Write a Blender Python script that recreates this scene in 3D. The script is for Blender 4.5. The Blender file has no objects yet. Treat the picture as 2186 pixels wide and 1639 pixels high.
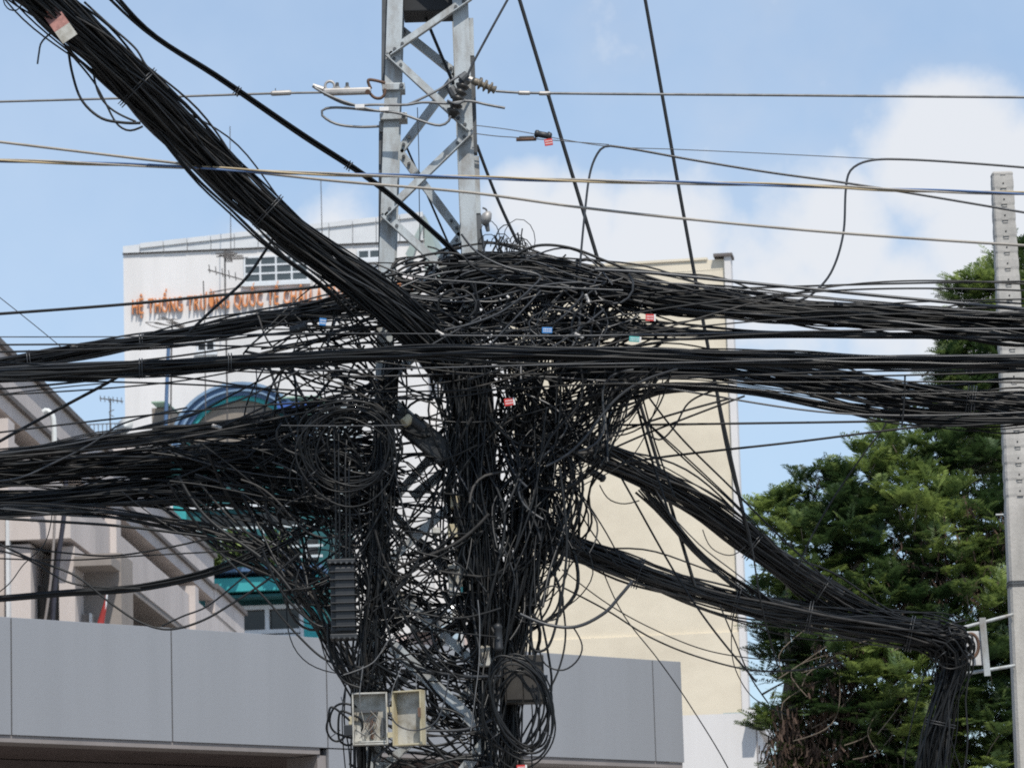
import bpy, bmesh, math, random
import numpy as np
from mathutils import Vector, Matrix

SC = bpy.context.scene
COL = SC.collection
RAD = math.radians
random.seed(7)
RNG = np.random.default_rng(7)

# ------------------------------------------------------------------ camera
FPX, W0, H0 = 8000.0, 2186.0, 1639.0          # focal length in photo pixels
PITCH, ROLL, EYE = RAD(10.0), 0.030, 1.6
FW = np.array([0, math.cos(PITCH), math.sin(PITCH)])
_r0 = np.array([1.0, 0, 0]); _u0 = np.array([0, -math.sin(PITCH), math.cos(PITCH)])
RT = math.cos(ROLL) * _r0 - math.sin(ROLL) * _u0
UP = math.sin(ROLL) * _r0 + math.cos(ROLL) * _u0
cam_d = bpy.data.cameras.new('camera'); cam = bpy.data.objects.new('camera', cam_d); COL.objects.link(cam)
cam_d.sensor_fit = 'HORIZONTAL'; cam_d.sensor_width = 36.0; cam_d.lens = FPX / W0 * 36.0
cam_d.clip_start = 0.5; cam_d.clip_end = 6000
cam.matrix_world = Matrix(((RT[0], UP[0], -FW[0], 0), (RT[1], UP[1], -FW[1], 0), (RT[2], UP[2], -FW[2], EYE), (0, 0, 0, 1)))
cam_d.dof.use_dof = True; cam_d.dof.focus_distance = 24.0; cam_d.dof.aperture_fstop = 11.0
SC.camera = cam

# ------------------------------------------------------------------ sun, sky, exposure
SUN_EL, SUN_AZ = RAD(57), RAD(-18)            # azimuth: to the left of straight behind the camera (negative: right)
SDIR = Vector((-math.sin(SUN_AZ) * math.cos(SUN_EL), -math.cos(SUN_AZ) * math.cos(SUN_EL), math.sin(SUN_EL)))
sun_d = bpy.data.lights.new('sun', 'SUN'); sun = bpy.data.objects.new('sun', sun_d); COL.objects.link(sun)
sun_d.energy = 3.2; sun_d.angle = RAD(0.5); sun_d.color = (1.0, 0.95, 0.87)
sun.rotation_euler = SDIR.to_track_quat('Z', 'Y').to_euler(); sun.location = (0, 0, 60)

def ray(px, py):
    d = FW * FPX + RT * (px - W0 / 2) - UP * (py - H0 / 2)
    return d
def sky_dir(px, py):
    d = ray(px, py); return d / np.linalg.norm(d)

world = bpy.data.worlds.new('World'); SC.world = world; world.use_nodes = True
nt = world.node_tree; nt.nodes.clear(); N = nt.nodes.new; L = nt.links.new
out = N('ShaderNodeOutputWorld'); bg = N('ShaderNodeBackground'); bg.inputs['Strength'].default_value = 0.1
sky = N('ShaderNodeTexSky'); sky.sky_type = 'NISHITA'; sky.sun_disc = False
sky.sun_elevation = SUN_EL; sky.sun_rotation = math.atan2(SDIR.x, SDIR.y)
sky.air_density = 1.0; sky.dust_density = 0.6; sky.ozone_density = 2.0
tc = N('ShaderNodeTexCoord')
# cumulus banks: (photo px x, y, angular radius in px, weight)
BANKS = [(2010, 340, 360, 1.35), (2150, 480, 430, 1.4), (1790, 480, 340, 1.1), (1110, 420, 210, 1.15), (1200, 500, 280, 1.2), (1400, 540, 320, 1.1),
         (700, 490, 230, 1.15), (560, 530, 170, .95), (1650, 640, 380, .95), (2000, 640, 420, 1.0), (1100, 620, 330, .9), (1750, 120, 420, .5), (1300, 60, 400, .35)]
acc = None
for (bx, by, br, bw) in BANKS:
    d = sky_dir(bx, by)
    dn = N('ShaderNodeVectorMath'); dn.operation = 'DISTANCE'; dn.inputs[1].default_value = tuple(d)
    L(tc.outputs['Generated'], dn.inputs[0])
    mr = N('ShaderNodeMapRange'); mr.interpolation_type = 'SMOOTHSTEP'
    mr.inputs['From Min'].default_value = br / FPX; mr.inputs['From Max'].default_value = 0
    mr.inputs['To Min'].default_value = 0; mr.inputs['To Max'].default_value = bw
    L(dn.outputs['Value'], mr.inputs['Value'])
    if acc is None: acc = mr.outputs['Result']
    else:
        mx = N('ShaderNodeMath'); mx.operation = 'MAXIMUM'; L(acc, mx.inputs[0]); L(mr.outputs['Result'], mx.inputs[1]); acc = mx.outputs[0]
nz = N('ShaderNodeTexNoise'); nz.inputs['Scale'].default_value = 26; nz.inputs['Detail'].default_value = 8; nz.inputs['Roughness'].default_value = 0.56
L(tc.outputs['Generated'], nz.inputs['Vector'])
nw = N('ShaderNodeTexNoise'); nw.inputs['Scale'].default_value = 4.5; nw.inputs['Detail'].default_value = 6; nw.inputs['Roughness'].default_value = 0.6
L(tc.outputs['Generated'], nw.inputs['Vector'])
m1 = N('ShaderNodeMath'); m1.operation = 'MULTIPLY_ADD'; m1.inputs[1].default_value = 1.7; m1.inputs[2].default_value = -0.95
L(nz.outputs['Fac'], m1.inputs[0])
m2 = N('ShaderNodeMath'); m2.operation = 'ADD'; L(acc, m2.inputs[0]); L(m1.outputs[0], m2.inputs[1])
cm = N('ShaderNodeMapRange'); cm.interpolation_type = 'SMOOTHSTEP'; cm.inputs['From Min'].default_value = 0.0; cm.inputs['From Max'].default_value = 0.9
cm.inputs['To Max'].default_value = 0.93
L(m2.outputs[0], cm.inputs['Value'])
wm = N('ShaderNodeMapRange'); wm.inputs['From Min'].default_value = 0.25; wm.inputs['From Max'].default_value = 0.80; wm.inputs['To Min'].default_value = 0.14; wm.inputs['To Max'].default_value = 0.72
L(nw.outputs['Fac'], wm.inputs['Value'])
cmx = N('ShaderNodeMath'); cmx.operation = 'MAXIMUM'; L(cm.outputs['Result'], cmx.inputs[0]); L(wm.outputs['Result'], cmx.inputs[1])
tint = N('ShaderNodeMix'); tint.data_type = 'RGBA'; tint.blend_type = 'MULTIPLY'; tint.inputs['Factor'].default_value = 1.0
tint.inputs['B'].default_value = (0.86, 0.97, 1.03, 1)
L(sky.outputs['Color'], tint.inputs['A'])
mix = N('ShaderNodeMix'); mix.data_type = 'RGBA'
cn = N('ShaderNodeMix'); cn.data_type = 'RGBA'; cn.inputs['A'].default_value = (4.7, 5.5, 6.6, 1); cn.inputs['B'].default_value = (6.0, 6.1, 6.3, 1)
L(cm.outputs['Result'], cn.inputs['Factor'])
L(cmx.outputs[0], mix.inputs['Factor']); L(tint.outputs['Result'], mix.inputs['A']); L(cn.outputs['Result'], mix.inputs['B'])
L(mix.outputs['Result'], bg.inputs['Color']); L(bg.outputs['Background'], out.inputs['Surface'])

SC.view_settings.view_transform = 'Standard'; SC.view_settings.look = 'None'
SC.view_settings.exposure = 0.5; SC.view_settings.gamma = 1.0; SC.view_settings.use_curve_mapping = False
SC.cycles.use_denoising = False
SC.cycles.max_bounces = 6; SC.cycles.diffuse_bounces = 3; SC.cycles.glossy_bounces = 2; SC.cycles.transmission_bounces = 2
SC.cycles.filter_width = 1.9

# ------------------------------------------------------------------ helpers
def P(px, py, Y):
    """point at forward distance Y on the line of sight of a photo pixel"""
    d = ray(px, py); s = Y / d[1]
    return np.array([d[0] * s, Y, EYE + d[2] * s])

def tag(o, label=None, cat=None, group=None, kind=None):
    if label: o['label'] = label
    if cat: o['category'] = cat
    if group: o['group'] = group
    if kind: o['kind'] = kind
    return o

MATS = {}
def mat(name, col, rough=0.6, metal=0.0, var=0.12, scale=6.0, bump=0.0, streak=0.0, spec=0.5, dirt=None):
    if name in MATS: return MATS[name]
    m = bpy.data.materials.new(name); m.use_nodes = True; t = m.node_tree; b = t.nodes['Principled BSDF']
    b.inputs['Roughness'].default_value = rough; b.inputs['Metallic'].default_value = metal
    b.inputs['Specular IOR Level'].default_value = spec
    tcn = t.nodes.new('ShaderNodeTexCoord'); n1 = t.nodes.new('ShaderNodeTexNoise'); n1.inputs['Scale'].default_value = scale
    n1.inputs['Detail'].default_value = 6; n1.inputs['Roughness'].default_value = 0.65
    src = tcn.outputs['Object']
    if streak:
        mp = t.nodes.new('ShaderNodeMapping'); mp.inputs['Scale'].default_value = (1, 1, streak); t.links.new(src, mp.inputs['Vector']); src = mp.outputs['Vector']
    t.links.new(src, n1.inputs['Vector'])
    cr = t.nodes.new('ShaderNodeValToRGB')
    e = cr.color_ramp.elements
    d = dirt if dirt else tuple(c * (1 - var * 2.2) for c in col)
    e[0].position = 0.30; e[0].color = (*d, 1)
    e[1].position = 0.58; e[1].color = (*col, 1)
    e2 = e.new(0.8); e2.color = (*[min(1, c * (1 + var * .5)) for c in col], 1)
    t.links.new(n1.outputs['Fac'], cr.inputs['Fac']); t.links.new(cr.outputs['Color'], b.inputs['Base Color'])
    if bump:
        n2 = t.nodes.new('ShaderNodeTexNoise'); n2.inputs['Scale'].default_value = scale * 9; n2.inputs['Detail'].default_value = 4
        t.links.new(tcn.outputs['Object'], n2.inputs['Vector'])
        bp = t.nodes.new('ShaderNodeBump'); bp.inputs['Strength'].default_value = bump; bp.inputs['Distance'].default_value = 0.01
        t.links.new(n2.outputs['Fac'], bp.inputs['Height']); t.links.new(bp.outputs['Normal'], b.inputs['Normal'])
    MATS[name] = m
    return m

def empty(name, loc=(0, 0, 0), rz=0.0):
    o = bpy.data.objects.new(name, None); o.empty_display_size = 0.2; COL.objects.link(o)
    o.location = tuple(loc); o.rotation_euler = (0, 0, rz); return o

class MB:
    """collects vertices and faces for one mesh"""
    def __init__(s): s.v = []; s.f = []
    def add(s, vs, fs):
        k = len(s.v); s.v += [tuple(map(float, p)) for p in vs]; s.f += [tuple(i + k for i in f) for f in fs]; return s
    def box(s, x0, x1, y0, y1, z0, z1, M=None):
        vs = [(x, y, z) for z in (z0, z1) for y in (y0, y1) for x in (x0, x1)]
        if M is not None: vs = [tuple(M @ Vector(p)) for p in vs]
        return s.add(vs, [(0, 2, 3, 1), (4, 5, 7, 6), (0, 1, 5, 4), (2, 6, 7, 3), (0, 4, 6, 2), (1, 3, 7, 5)])
    def bar(s, a, b, w, h, upv=(0, 0, 1)):
        a = Vector(a); b = Vector(b); d = (b - a).normalized(); u = Vector(upv)
        side = d.cross(u)
        if side.length < 1e-4: side = d.cross(Vector((1, 0, 0)))
        side.normalize(); u = side.cross(d)
        vs = []
        for q in (a, b):
            for (i, j) in ((-1, -1), (1, -1), (1, 1), (-1, 1)): vs.append(q + side * (i * w / 2) + u * (j * h / 2))
        return s.add(vs, [(3, 2, 1, 0), (4, 5, 6, 7), (0, 1, 5, 4), (1, 2, 6, 5), (2, 3, 7, 6), (3, 0, 4, 7)])
    def angle(s, a, b, w, t, n1, n2):
        """L-section steel from a to b; flanges run along n1 and n2"""
        a = Vector(a); b = Vector(b); n1 = Vector(n1); n2 = Vector(n2)
        sec = [(0, 0), (w, 0), (w, t), (t, t), (t, w), (0, w)]
        vs = [q + n1 * i + n2 * j for q in (a, b) for (i, j) in sec]
        fs = [(0, 1, 2, 3), (0, 3, 4, 5), (6, 9, 8, 7), (6, 11, 10, 9)] + [(i, (i + 1) % 6 + 0, (i + 1) % 6 + 6, i + 6) for i in range(6)]
        return s.add(vs, fs)
    def cyl(s, a, b, r0, r1=None, n=12):
        r1 = r0 if r1 is None else r1
        a = Vector(a); b = Vector(b); d = (b - a).normalized()
        u = d.cross(Vector((0, 0, 1)))
        if u.length < 1e-3: u = d.cross(Vector((1, 0, 0)))
        u.normalize(); w = d.cross(u)
        vs = [q + (u * math.cos(2 * math.pi * i / n) + w * math.sin(2 * math.pi * i / n)) * r for q, r in ((a, r0), (b, r1)) for i in range(n)]
        return s.add(vs, [(i, (i + 1) % n, n + (i + 1) % n, n + i) for i in range(n)] + [tuple(range(n - 1, -1, -1)), tuple(range(n, 2 * n))])
    def lathe(s, a, b, prof, n=14):
        """prof: (t along a-b, radius)"""
        a = Vector(a); b = Vector(b); ax = b - a; d = ax.normalized(); u = d.cross(Vector((0, 0, 1)))
        if u.length < 1e-3: u = d.cross(Vector((1, 0, 0)))
        u.normalize(); w = d.cross(u); vs = []; fs = []
        for t, r in prof: vs += [a + ax * t + (u * math.cos(2 * math.pi * i / n) + w * math.sin(2 * math.pi * i / n)) * r for i in range(n)]
        for k in range(len(prof) - 1): fs += [(k * n + i, k * n + (i + 1) % n, (k + 1) * n + (i + 1) % n, (k + 1) * n + i) for i in range(n)]
        fs += [tuple(range(n - 1, -1, -1)), tuple(range((len(prof) - 1) * n, len(prof) * n))]
        return s.add(vs, fs)
    def prism(s, poly, y0, y1):
        """polygon in local (x, z) extruded along y"""
        n = len(poly); vs = [(x, y0, z) for x, z in poly] + [(x, y1, z) for x, z in poly]
        return s.add(vs, [tuple(range(n)), tuple(range(2 * n - 1, n - 1, -1))] + [(i, i + n, (i + 1) % n + n, (i + 1) % n) for i in range(n)])
    def build(s, name, m, parent=None, smooth=False, bevel=0.0, origin=None):
        me = bpy.data.meshes.new(name); me.from_pydata(s.v, [], s.f)
        bm = bmesh.new(); bm.from_mesh(me); bmesh.ops.recalc_face_normals(bm, faces=bm.faces)
        if bevel: bmesh.ops.bevel(bm, geom=[e for e in bm.edges if e.calc_face_angle(0) > 0.5], offset=bevel, segments=2, affect='EDGES', profile=0.6)
        bm.to_mesh(me); bm.free()
        if origin is not None: me.transform(Matrix.Translation(-Vector(origin)))
        me.materials.append(m if not isinstance(m, str) else MATS[m])
        if smooth: me.polygons.foreach_set('use_smooth', [True] * len(me.polygons))
        o = bpy.data.objects.new(name, me); COL.objects.link(o)
        if origin is not None: o.location = tuple(origin)
        if parent is not None: o.parent = parent
        return o

def copy_to(o, loc, parent=None):
    c = o.copy(); COL.objects.link(c); c.location = loc
    if parent is not None: c.parent = parent
    return c

class Frame:
    """a vertical facade plane: local x along it, local y into it, local z = height"""
    def __init__(s, px, py, Y, ang):
        p = P(px, py, Y); s.o = np.array([p[0], p[1], 0.0]); s.a = ang
        s.d = np.array([math.cos(ang), math.sin(ang), 0]); s.n = np.array([-math.sin(ang), math.cos(ang), 0])
    def loc(s, px, py, dy=0.0):
        d = ray(px, py); c = np.array([0, 0, EYE]); q = s.o + s.n * dy
        t = np.dot(q - c, s.n) / np.dot(d, s.n); p = c + d * t - s.o
        return float(np.dot(p, s.d)), float(c[2] + d[2] * t)
    def empty(s, name): return empty(name, s.o, s.a)

# tubes ------------------------------------------------------------
def crom(pts, n):
    """Catmull-Rom through pts (k, d), n samples spread by chord length"""
    p = np.asarray(pts, float); k = len(p)
    if k == 2: return p[0] + (p[1] - p[0]) * np.linspace(0, 1, n)[:, None]
    seg = np.maximum(np.linalg.norm(np.diff(p[:, :min(3, p.shape[1])], axis=0), axis=1), 1e-6)
    t = np.concatenate([[0], np.cumsum(np.sqrt(seg) if False else seg)])
    m = np.empty_like(p)
    m[1:-1] = (p[2:] - p[:-2]) / (t[2:] - t[:-2])[:, None]
    m[0] = (p[1] - p[0]) / seg[0] * 1.5 - m[1] * .5; m[-1] = (p[-1] - p[-2]) / seg[-1] * 1.5 - m[-2] * .5
    x = np.linspace(0, t[-1], n); i = np.clip(np.searchsorted(t, x, 'right') - 1, 0, k - 2)
    h = seg[i]; u = ((x - t[i]) / h)
    u = u[:, None]; h = h[:, None]
    return (2*u**3 - 3*u**2 + 1) * p[i] + (u**3 - 2*u**2 + u) * h * m[i] + (-2*u**3 + 3*u**2) * p[i+1] + (u**3 - u**2) * h * m[i+1]

def run_on(c, t0=None, t1=None):
    """a run that leaves the picture carries on to its next pole, or down to the ground"""
    c = np.asarray(c, float)
    def far(e, t):
        t = np.asarray(t, float)[:3]; t = t / max(np.linalg.norm(t[:2]), 1e-6)
        if e[1] > 1690: return np.array([e[0] + t[0] * 60, 2740.0, e[2]])
        if e[0] < -25 or e[0] > 2210: return e[:3] + t * np.array([3200, 3200, min(1.0, 1.5 / max(abs(t[2]) * 3200, 1e-6)) * 3200 if abs(t[2]) * 3200 > 1.5 else 3200])
        if e[1] < -12: return e[:3] + t * np.array([1400, 1400, 1400 if abs(t[2]) * 1400 < 2.5 else 2.5 / abs(t[2])])
        return None
    a = far(c[0], (c[0] - c[1]) if t0 is None else t0); b = far(c[-1], (c[-1] - c[-2]) if t1 is None else t1)
    if a is not None: c = np.concatenate([a[None], c])
    if b is not None: c = np.concatenate([c, b[None]])
    return c

def unproj(a):
    """(n,3) photo px, px, distance -> world"""
    a = np.asarray(a, float)
    d = FW[None] * FPX + RT[None] * (a[:, :1] - W0 / 2) - UP[None] * (a[:, 1:2] - H0 / 2)
    s = a[:, 2:3] / d[:, 1:2]
    q = d * s; q[:, 2] += EYE
    return q

def tube_geo(q, r, sides=5):
    n = len(q); tg = np.gradient(q, axis=0); tg /= np.maximum(np.linalg.norm(tg, axis=1), 1e-9)[:, None]
    ref = np.array([0.31, 0.9, 0.28]); u = np.cross(tg, ref); u /= np.maximum(np.linalg.norm(u, axis=1), 1e-6)[:, None]
    w = np.cross(tg, u); ang = np.arange(sides) * 2 * math.pi / sides
    r = np.broadcast_to(np.asarray(r, float), (n,))
    v = q[:, None, :] + r[:, None, None] * (u[:, None, :] * np.cos(ang)[None, :, None] + w[:, None, :] * np.sin(ang)[None, :, None])
    i = np.arange(n - 1)[:, None] * sides; j = np.arange(sides)[None]; k = (j + 1) % sides
    f = np.stack([i + j, i + k, i + sides + k, i + sides + j], -1).reshape(-1, 4)
    return v.reshape(-1, 3), f

def mesh_np(name, v, f, m, parent=None, smooth=True, origin=None):
    me = bpy.data.meshes.new(name)
    if origin is not None: v = v - np.asarray(origin)[None]
    k = f.shape[1]
    me.vertices.add(len(v)); me.vertices.foreach_set('co', np.ascontiguousarray(v, dtype=np.float32).ravel())
    me.loops.add(f.size); me.loops.foreach_set('vertex_index', np.ascontiguousarray(f, dtype=np.int32).ravel())
    me.polygons.add(len(f)); me.polygons.foreach_set('loop_start', np.arange(0, f.size, k, dtype=np.int32))
    me.polygons.foreach_set('use_smooth', np.full(len(f), smooth))
    me.update(calc_edges=True); me.materials.append(m)
    o = bpy.data.objects.new(name, me); COL.objects.link(o)
    if origin is not None: o.location = tuple(origin)
    if parent is not None: o.parent = parent
    return o

# ------------------------------------------------------------------ materials
galv = mat('galvanised_steel', (0.42, 0.45, 0.46), 0.55, 0.35, 0.14, 11, 0.08, streak=.35, dirt=(0.24, 0.22, 0.195))
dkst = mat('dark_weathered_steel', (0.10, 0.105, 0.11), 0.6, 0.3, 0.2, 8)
rust = mat('rusty_steel', (0.13, 0.075, 0.05), 0.75, 0.1, 0.3, 18)
shaded_steel = mat('shaded_black_plate', (0.012, 0.013, 0.015), 0.7)  # near black, painting in the shade on the box
concrete = mat('pole_concrete', (0.44, 0.42, 0.39), 0.85, 0, 0.14, 5, 0.25, streak=.3, dirt=(0.29, 0.28, 0.26))
beige = mat('cream_render', (0.68, 0.61, 0.485), 0.9, 0, 0.05, 0.55, 0.15, streak=1.6, dirt=(0.58, 0.515, 0.405))
white = mat('white_render', (0.69, 0.67, 0.66), 0.9, 0, 0.05, 0.35, 0.1, streak=.12, dirt=(0.55, 0.535, 0.52))
whitem = mat('white_sheet_metal', (0.60, 0.61, 0.62), 0.5, 0.0, 0.05, 1.0)
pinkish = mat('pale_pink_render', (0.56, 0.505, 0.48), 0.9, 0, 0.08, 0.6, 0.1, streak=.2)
pink_shade = mat('shaded_pink_render', (0.27, 0.24, 0.22), 0.9, 0, 0.1, 0.6)  # darker pink render, shade of recesses and undersides put into the colour
coping = mat('brown_coping', (0.13, 0.115, 0.11), 0.85, 0, 0.15, 2)
acm = mat('silver_cladding', (0.285, 0.29, 0.305), 0.42, 0.2, 0.04, 2.0, streak=.07, dirt=(0.265, 0.27, 0.283))
brownw = mat('brown_shopfront', (0.11, 0.085, 0.08), 0.6, 0, 0.1, 2)
taupe = mat('taupe_trim', (0.24, 0.215, 0.205), 0.6, 0, 0.1, 2)
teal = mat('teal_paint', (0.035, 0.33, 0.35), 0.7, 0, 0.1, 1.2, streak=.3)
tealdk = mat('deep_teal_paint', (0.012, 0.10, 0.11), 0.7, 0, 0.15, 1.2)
blue = mat('blue_paint', (0.075, 0.145, 0.27), 0.6, 0, 0.12, 1.5)
bluelt = mat('light_blue_paint', (0.19, 0.29, 0.42), 0.6, 0, 0.12, 1.5)
bluesign = mat('bright_blue_sign', (0.04, 0.11, 0.38), 0.5)
stone = mat('gable_stone', (0.23, 0.20, 0.17), 0.9, 0, 0.12, 2)
glass = mat('window_glass', (0.07, 0.085, 0.09), 0.12, 0, 0.15, 1.5)
glassdk = mat('dark_window_glass', (0.02, 0.018, 0.016), 0.2, 0, 0.3, 3)
wframe = mat('white_window_frame', (0.62, 0.64, 0.66), 0.5, 0, 0.04)
orange = mat('orange_lettering', (0.66, 0.25, 0.085), 0.6, 0, 0.3, 3, dirt=(0.50, 0.17, 0.05))
letback = mat('pale_letter_edge', (0.50, 0.30, 0.18), 0.7, 0, 0.3, 4)
greenroof = mat('green_grey_roofing', (0.30, 0.36, 0.34), 0.6, 0, 0.08, 1.0)
steelrail = mat('polished_rail', (0.75, 0.74, 0.70), 0.25, 0.6, 0.04)
antm = mat('antenna_metal', (0.12, 0.11, 0.105), 0.6, 0.3, 0.2, 8)
redc = mat('red_cloth', (0.30, 0.025, 0.022), 0.8, 0, 0.2, 3)
pvc = mat('white_pvc', (0.62, 0.64, 0.63), 0.4, 0, 0.05)
bark = mat('bark', (0.20, 0.165, 0.13), 0.95, 0, 0.3, 6, 0.3, streak=.3)
asphalt = mat('asphalt', (0.05, 0.05, 0.052), 0.9, 0, 0.2, 3, 0.2)
paving = mat('pavement', (0.27, 0.25, 0.23), 0.9, 0, 0.15, 2, 0.2)
paint = mat('road_paint', (0.75, 0.75, 0.72), 0.7)

# ------------------------------------------------------------------ ground
def sheet(name, x0, x1, y0, y1, z, m, label, cat):
    o = MB().add([(x0, y0, z), (x1, y0, z), (x1, y1, z), (x0, y1, z)], [(0, 1, 2, 3)]).build(name, m)
    return tag(o, label, cat, kind='structure')
sheet('ground', -2500, 2500, -2500, 2500, 0, paving, 'grey paved ground of the town', 'ground')
sheet('road', -400, 400, 2, 19, 0.004, asphalt, 'asphalt street crossing below the cables', 'road')
for i, x in enumerate(range(-24, 25, 6)):
    o = MB().add([(x, 10.4, .008), (x + 3, 10.4, .008), (x + 3, 10.55, .008), (x, 10.55, .008)], [(0, 1, 2, 3)]).build('lane_marking', paint)
    tag(o, 'white dashed centre line on the street', 'marking', 'lane dashes', kind='structure')
o = MB().box(-400, 400, 19, 19.2, 0, .13).build('kerb', concrete); tag(o, 'concrete kerb along the street', 'kerb', kind='structure')

# ------------------------------------------------------------------ white building with lettering
WB = Frame(263, 700, 130, RAD(-5))
wb = tag(WB.empty('school_building'), 'tall white building with rusty orange lettering and a grey metal roof edge', 'building')
def quadz(F, px, pyt): return F.loc(px, pyt)
xl, ztl = WB.loc(263, 541); xr, ztr = WB.loc(905, 514)
zlow = ztl
MB().box(xl, xr, 0, 14, 0, zlow).build('wall', white, wb)
xr2, z2 = WB.loc(1115, 585)
MB().box(xr + .003, xr2, 0.6, 14, 0, z2).build('side_wall', white, wb)
# sloping sheet metal roof edge: separate panels
ft = lambda px: 527 + (456 - 527) * (px - 263) / (902 - 263)
fb = lambda px: 541.5 + (514 - 541.5) * (px - 263) / (905 - 263)
edges = [263] + [300 + 50.4 * i for i in range(12)] + [904]
for i in range(len(edges) - 1):
    a, b = edges[i] + .7, edges[i + 1] - .7
    if b - a < 4: continue
    pl = [(a, fb(a)), (b, fb(b)), (b, ft(b)), (a, ft(a))]
    poly = [WB.loc(*q) for q in pl]
    MB().prism(poly, -.10 - .006 * (i % 3), 0.25).build('roof_panel', whitem, wb)
    m = lambda x: ft(x) + 9
    if i > 0:
        MB().prism([WB.loc(a, m(a)), WB.loc(b, m(b)), WB.loc(b, ft(b) - 1.5), WB.loc(a, ft(a) - 1.5)], -.17, -.11).build('roof_trim', whitem, wb)
MB().prism([WB.loc(262, 540), WB.loc(905, 513), WB.loc(905, 517), WB.loc(262, 544)], -.05, .28).build('gutter_line', coping, wb)
MB().prism([WB.loc(262, 543), WB.loc(904, 516), WB.loc(903, 458), WB.loc(263, 529)], 0.3, 13).build('roof', whitem, wb)
MB().prism([WB.loc(905.5, 457), WB.loc(925, 512), WB.loc(943, 590), WB.loc(905.5, 590)], 0.05, 6).build('roof_flank', greenroof, wb)
MB().prism([WB.loc(867, 545), WB.loc(905, 470), WB.loc(908, 472), WB.loc(880, 560)], -.22, -.1).build('flank_trim', greenroof, wb)
def window(F, parent, x0, y0, x1, y1, cols, rows, fm, gm, proud=0.05, fw=.06, sill=True):
    """window from photo px corners: frame, each pane, sill"""
    ax, az = F.loc(x0, y1); bx, bz = F.loc(x1, y0)
    fr = MB()
    for i in range(cols + 1):
        x = ax + (bx - ax) * i / cols; fr.box(x - fw / 2, x + fw / 2, -proud, .02, az, bz)
    for j in range(rows + 1):
        z = az + (bz - az) * j / rows; fr.box(ax - fw / 2, bx + fw / 2, -proud + .004, .016, z - fw / 2, z + fw / 2)
    w = fr.build('window', fm, parent)
    cw, ch = (bx - ax) / cols, (bz - az) / rows
    base = MB().box(fw / 2, cw - fw / 2, 0, .01, fw / 2, ch - fw / 2).build('pane', gm, w); base.location = (ax, -.02, az)
    for i in range(cols):
        for j in range(rows):
            if i or j:
                c = copy_to(base, (ax + i * cw, -.02, az + j * ch), w); c.rotation_euler = (RAD(random.uniform(-1.5, 1.5)), 0, RAD(random.uniform(-1.5, 1.5)))
    if sill: MB().box(ax - .1, bx + .1, -.14, .0, az - .16, az - fw / 2).build('sill', fm, w)
    return w
window(WB, wb, 523, 544, 656, 604, 4, 3, wframe, glass)
window(WB, wb, 765, 533, 812, 553, 2, 1, wframe, glass)
window(WB, wb, 422, 727, 458, 750, 2, 1, wframe, glassdk)
window(WB, wb, 905, 700, 940, 760, 2, 2, wframe, glass)
# lettering, one mesh per letter
TXT = 'HỆ THỐNG TRƯỜNG QUỐC TẾ CHÂU Á THÁI BÌNH DƯƠNG'
fc = bpy.data.curves.new('lettering', 'FONT'); fc.extrude = 0.03; fc.offset = 0.0; fo = bpy.data.objects.new('lettering_tmp', fc); COL.objects.link(fo)
def glyph(ch):
    fc.body = ch; bpy.context.view_layer.update()
    me = bpy.data.meshes.new_from_object(fo.evaluated_get(bpy.context.evaluated_depsgraph_get()))
    return me
adv = {}
x_cur = 0.0; lay = []; cache = {}
for ch in TXT:
    if ch == ' ': x_cur += 0.34; continue
    if ch not in cache:
        me = glyph(ch); xs = [v.co.x for v in me.vertices]; cache[ch] = (me, min(xs), max(xs))
    me, x0, x1 = cache[ch]
    lay.append((ch, x_cur - x0)); x_cur += (x1 - x0) + 0.14
# scale so that the phrase up to 'TE' ends at photo x 596
upto = [i for i, c in enumerate(lay)][:len('HỆTHỐNGTRƯỜNGQUỐCTẾ')]
xe = lay[upto[-1]][1] + cache['Ế'][2]
lx0, lz0 = WB.loc(284, 672); lx1, lz1 = WB.loc(597, 651)
sx = (lx1 - lx0) / xe; _, ztop = WB.loc(284, 641); sz = (ztop - lz0) / 0.69; slope = (lz1 - lz0) / (lx1 - lx0)
done = {}
for ch, xo in lay:
    me = cache[ch][0]
    if ch not in done:
        me.materials.append(orange); me.name = 'letter'; done[ch] = 1
    o = bpy.data.objects.new('letter', me); COL.objects.link(o); o.parent = wb
    X = lx0 + xo * sx
    o.location = (X, -.10, lz0 + slope * (X - lx0)); o.rotation_euler = (RAD(90), 0, 0); o.scale = (sx * .97, sz, 2.0)
bpy.data.objects.remove(fo)

# ------------------------------------------------------------------ cream building
BB = Frame(1560, 600, 78, RAD(-8))
bbd = tag(BB.empty('apartment_block'), 'tall cream building with a blank windowless side wall', 'building')
x1, zt = BB.loc(1546, 553); x0, _ = BB.loc(1085, 590)
fp = [(x0, 0), (x1, 0), (x1 - 4.5, 16), (x0, 16)]
MB().add([(x, y, z) for z in (0, zt) for x, y in fp], [(3, 2, 1, 0), (4, 5, 6, 7), (0, 1, 5, 4), (1, 2, 6, 5), (2, 3, 7, 6), (3, 0, 4, 7)]).build('wall', beige, bbd)
xe, ze = BB.loc(1560, 548)
MB().box(x1 + .003, xe, -.08, .35, 0, ze).build('corner_pier', white, bbd)
MB().box(x1 - .22, xe + .04, -.14, .4, ze, ze + .06).build('pier_coping', coping, bbd)
MB().box(x0, x1 - .36, -.04, .3, zt, zt + .05).build('coping', beige, bbd)
_, zs = BB.loc(1500, 1352)
MB().box(x0, x1, -.06, -.002, 0, zs).build('plinth_band', beige, bbd)
_, zj = BB.loc(1500, 905)
for zz in (zj, zj + 3.3):
    MB().box(x0, x1, -.006, -.001, zz, zz + .015).build('string_line', beige, bbd)
ax, az = BB.loc(1470, 1530); bx, bz = BB.loc(1494, 1505)

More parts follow.
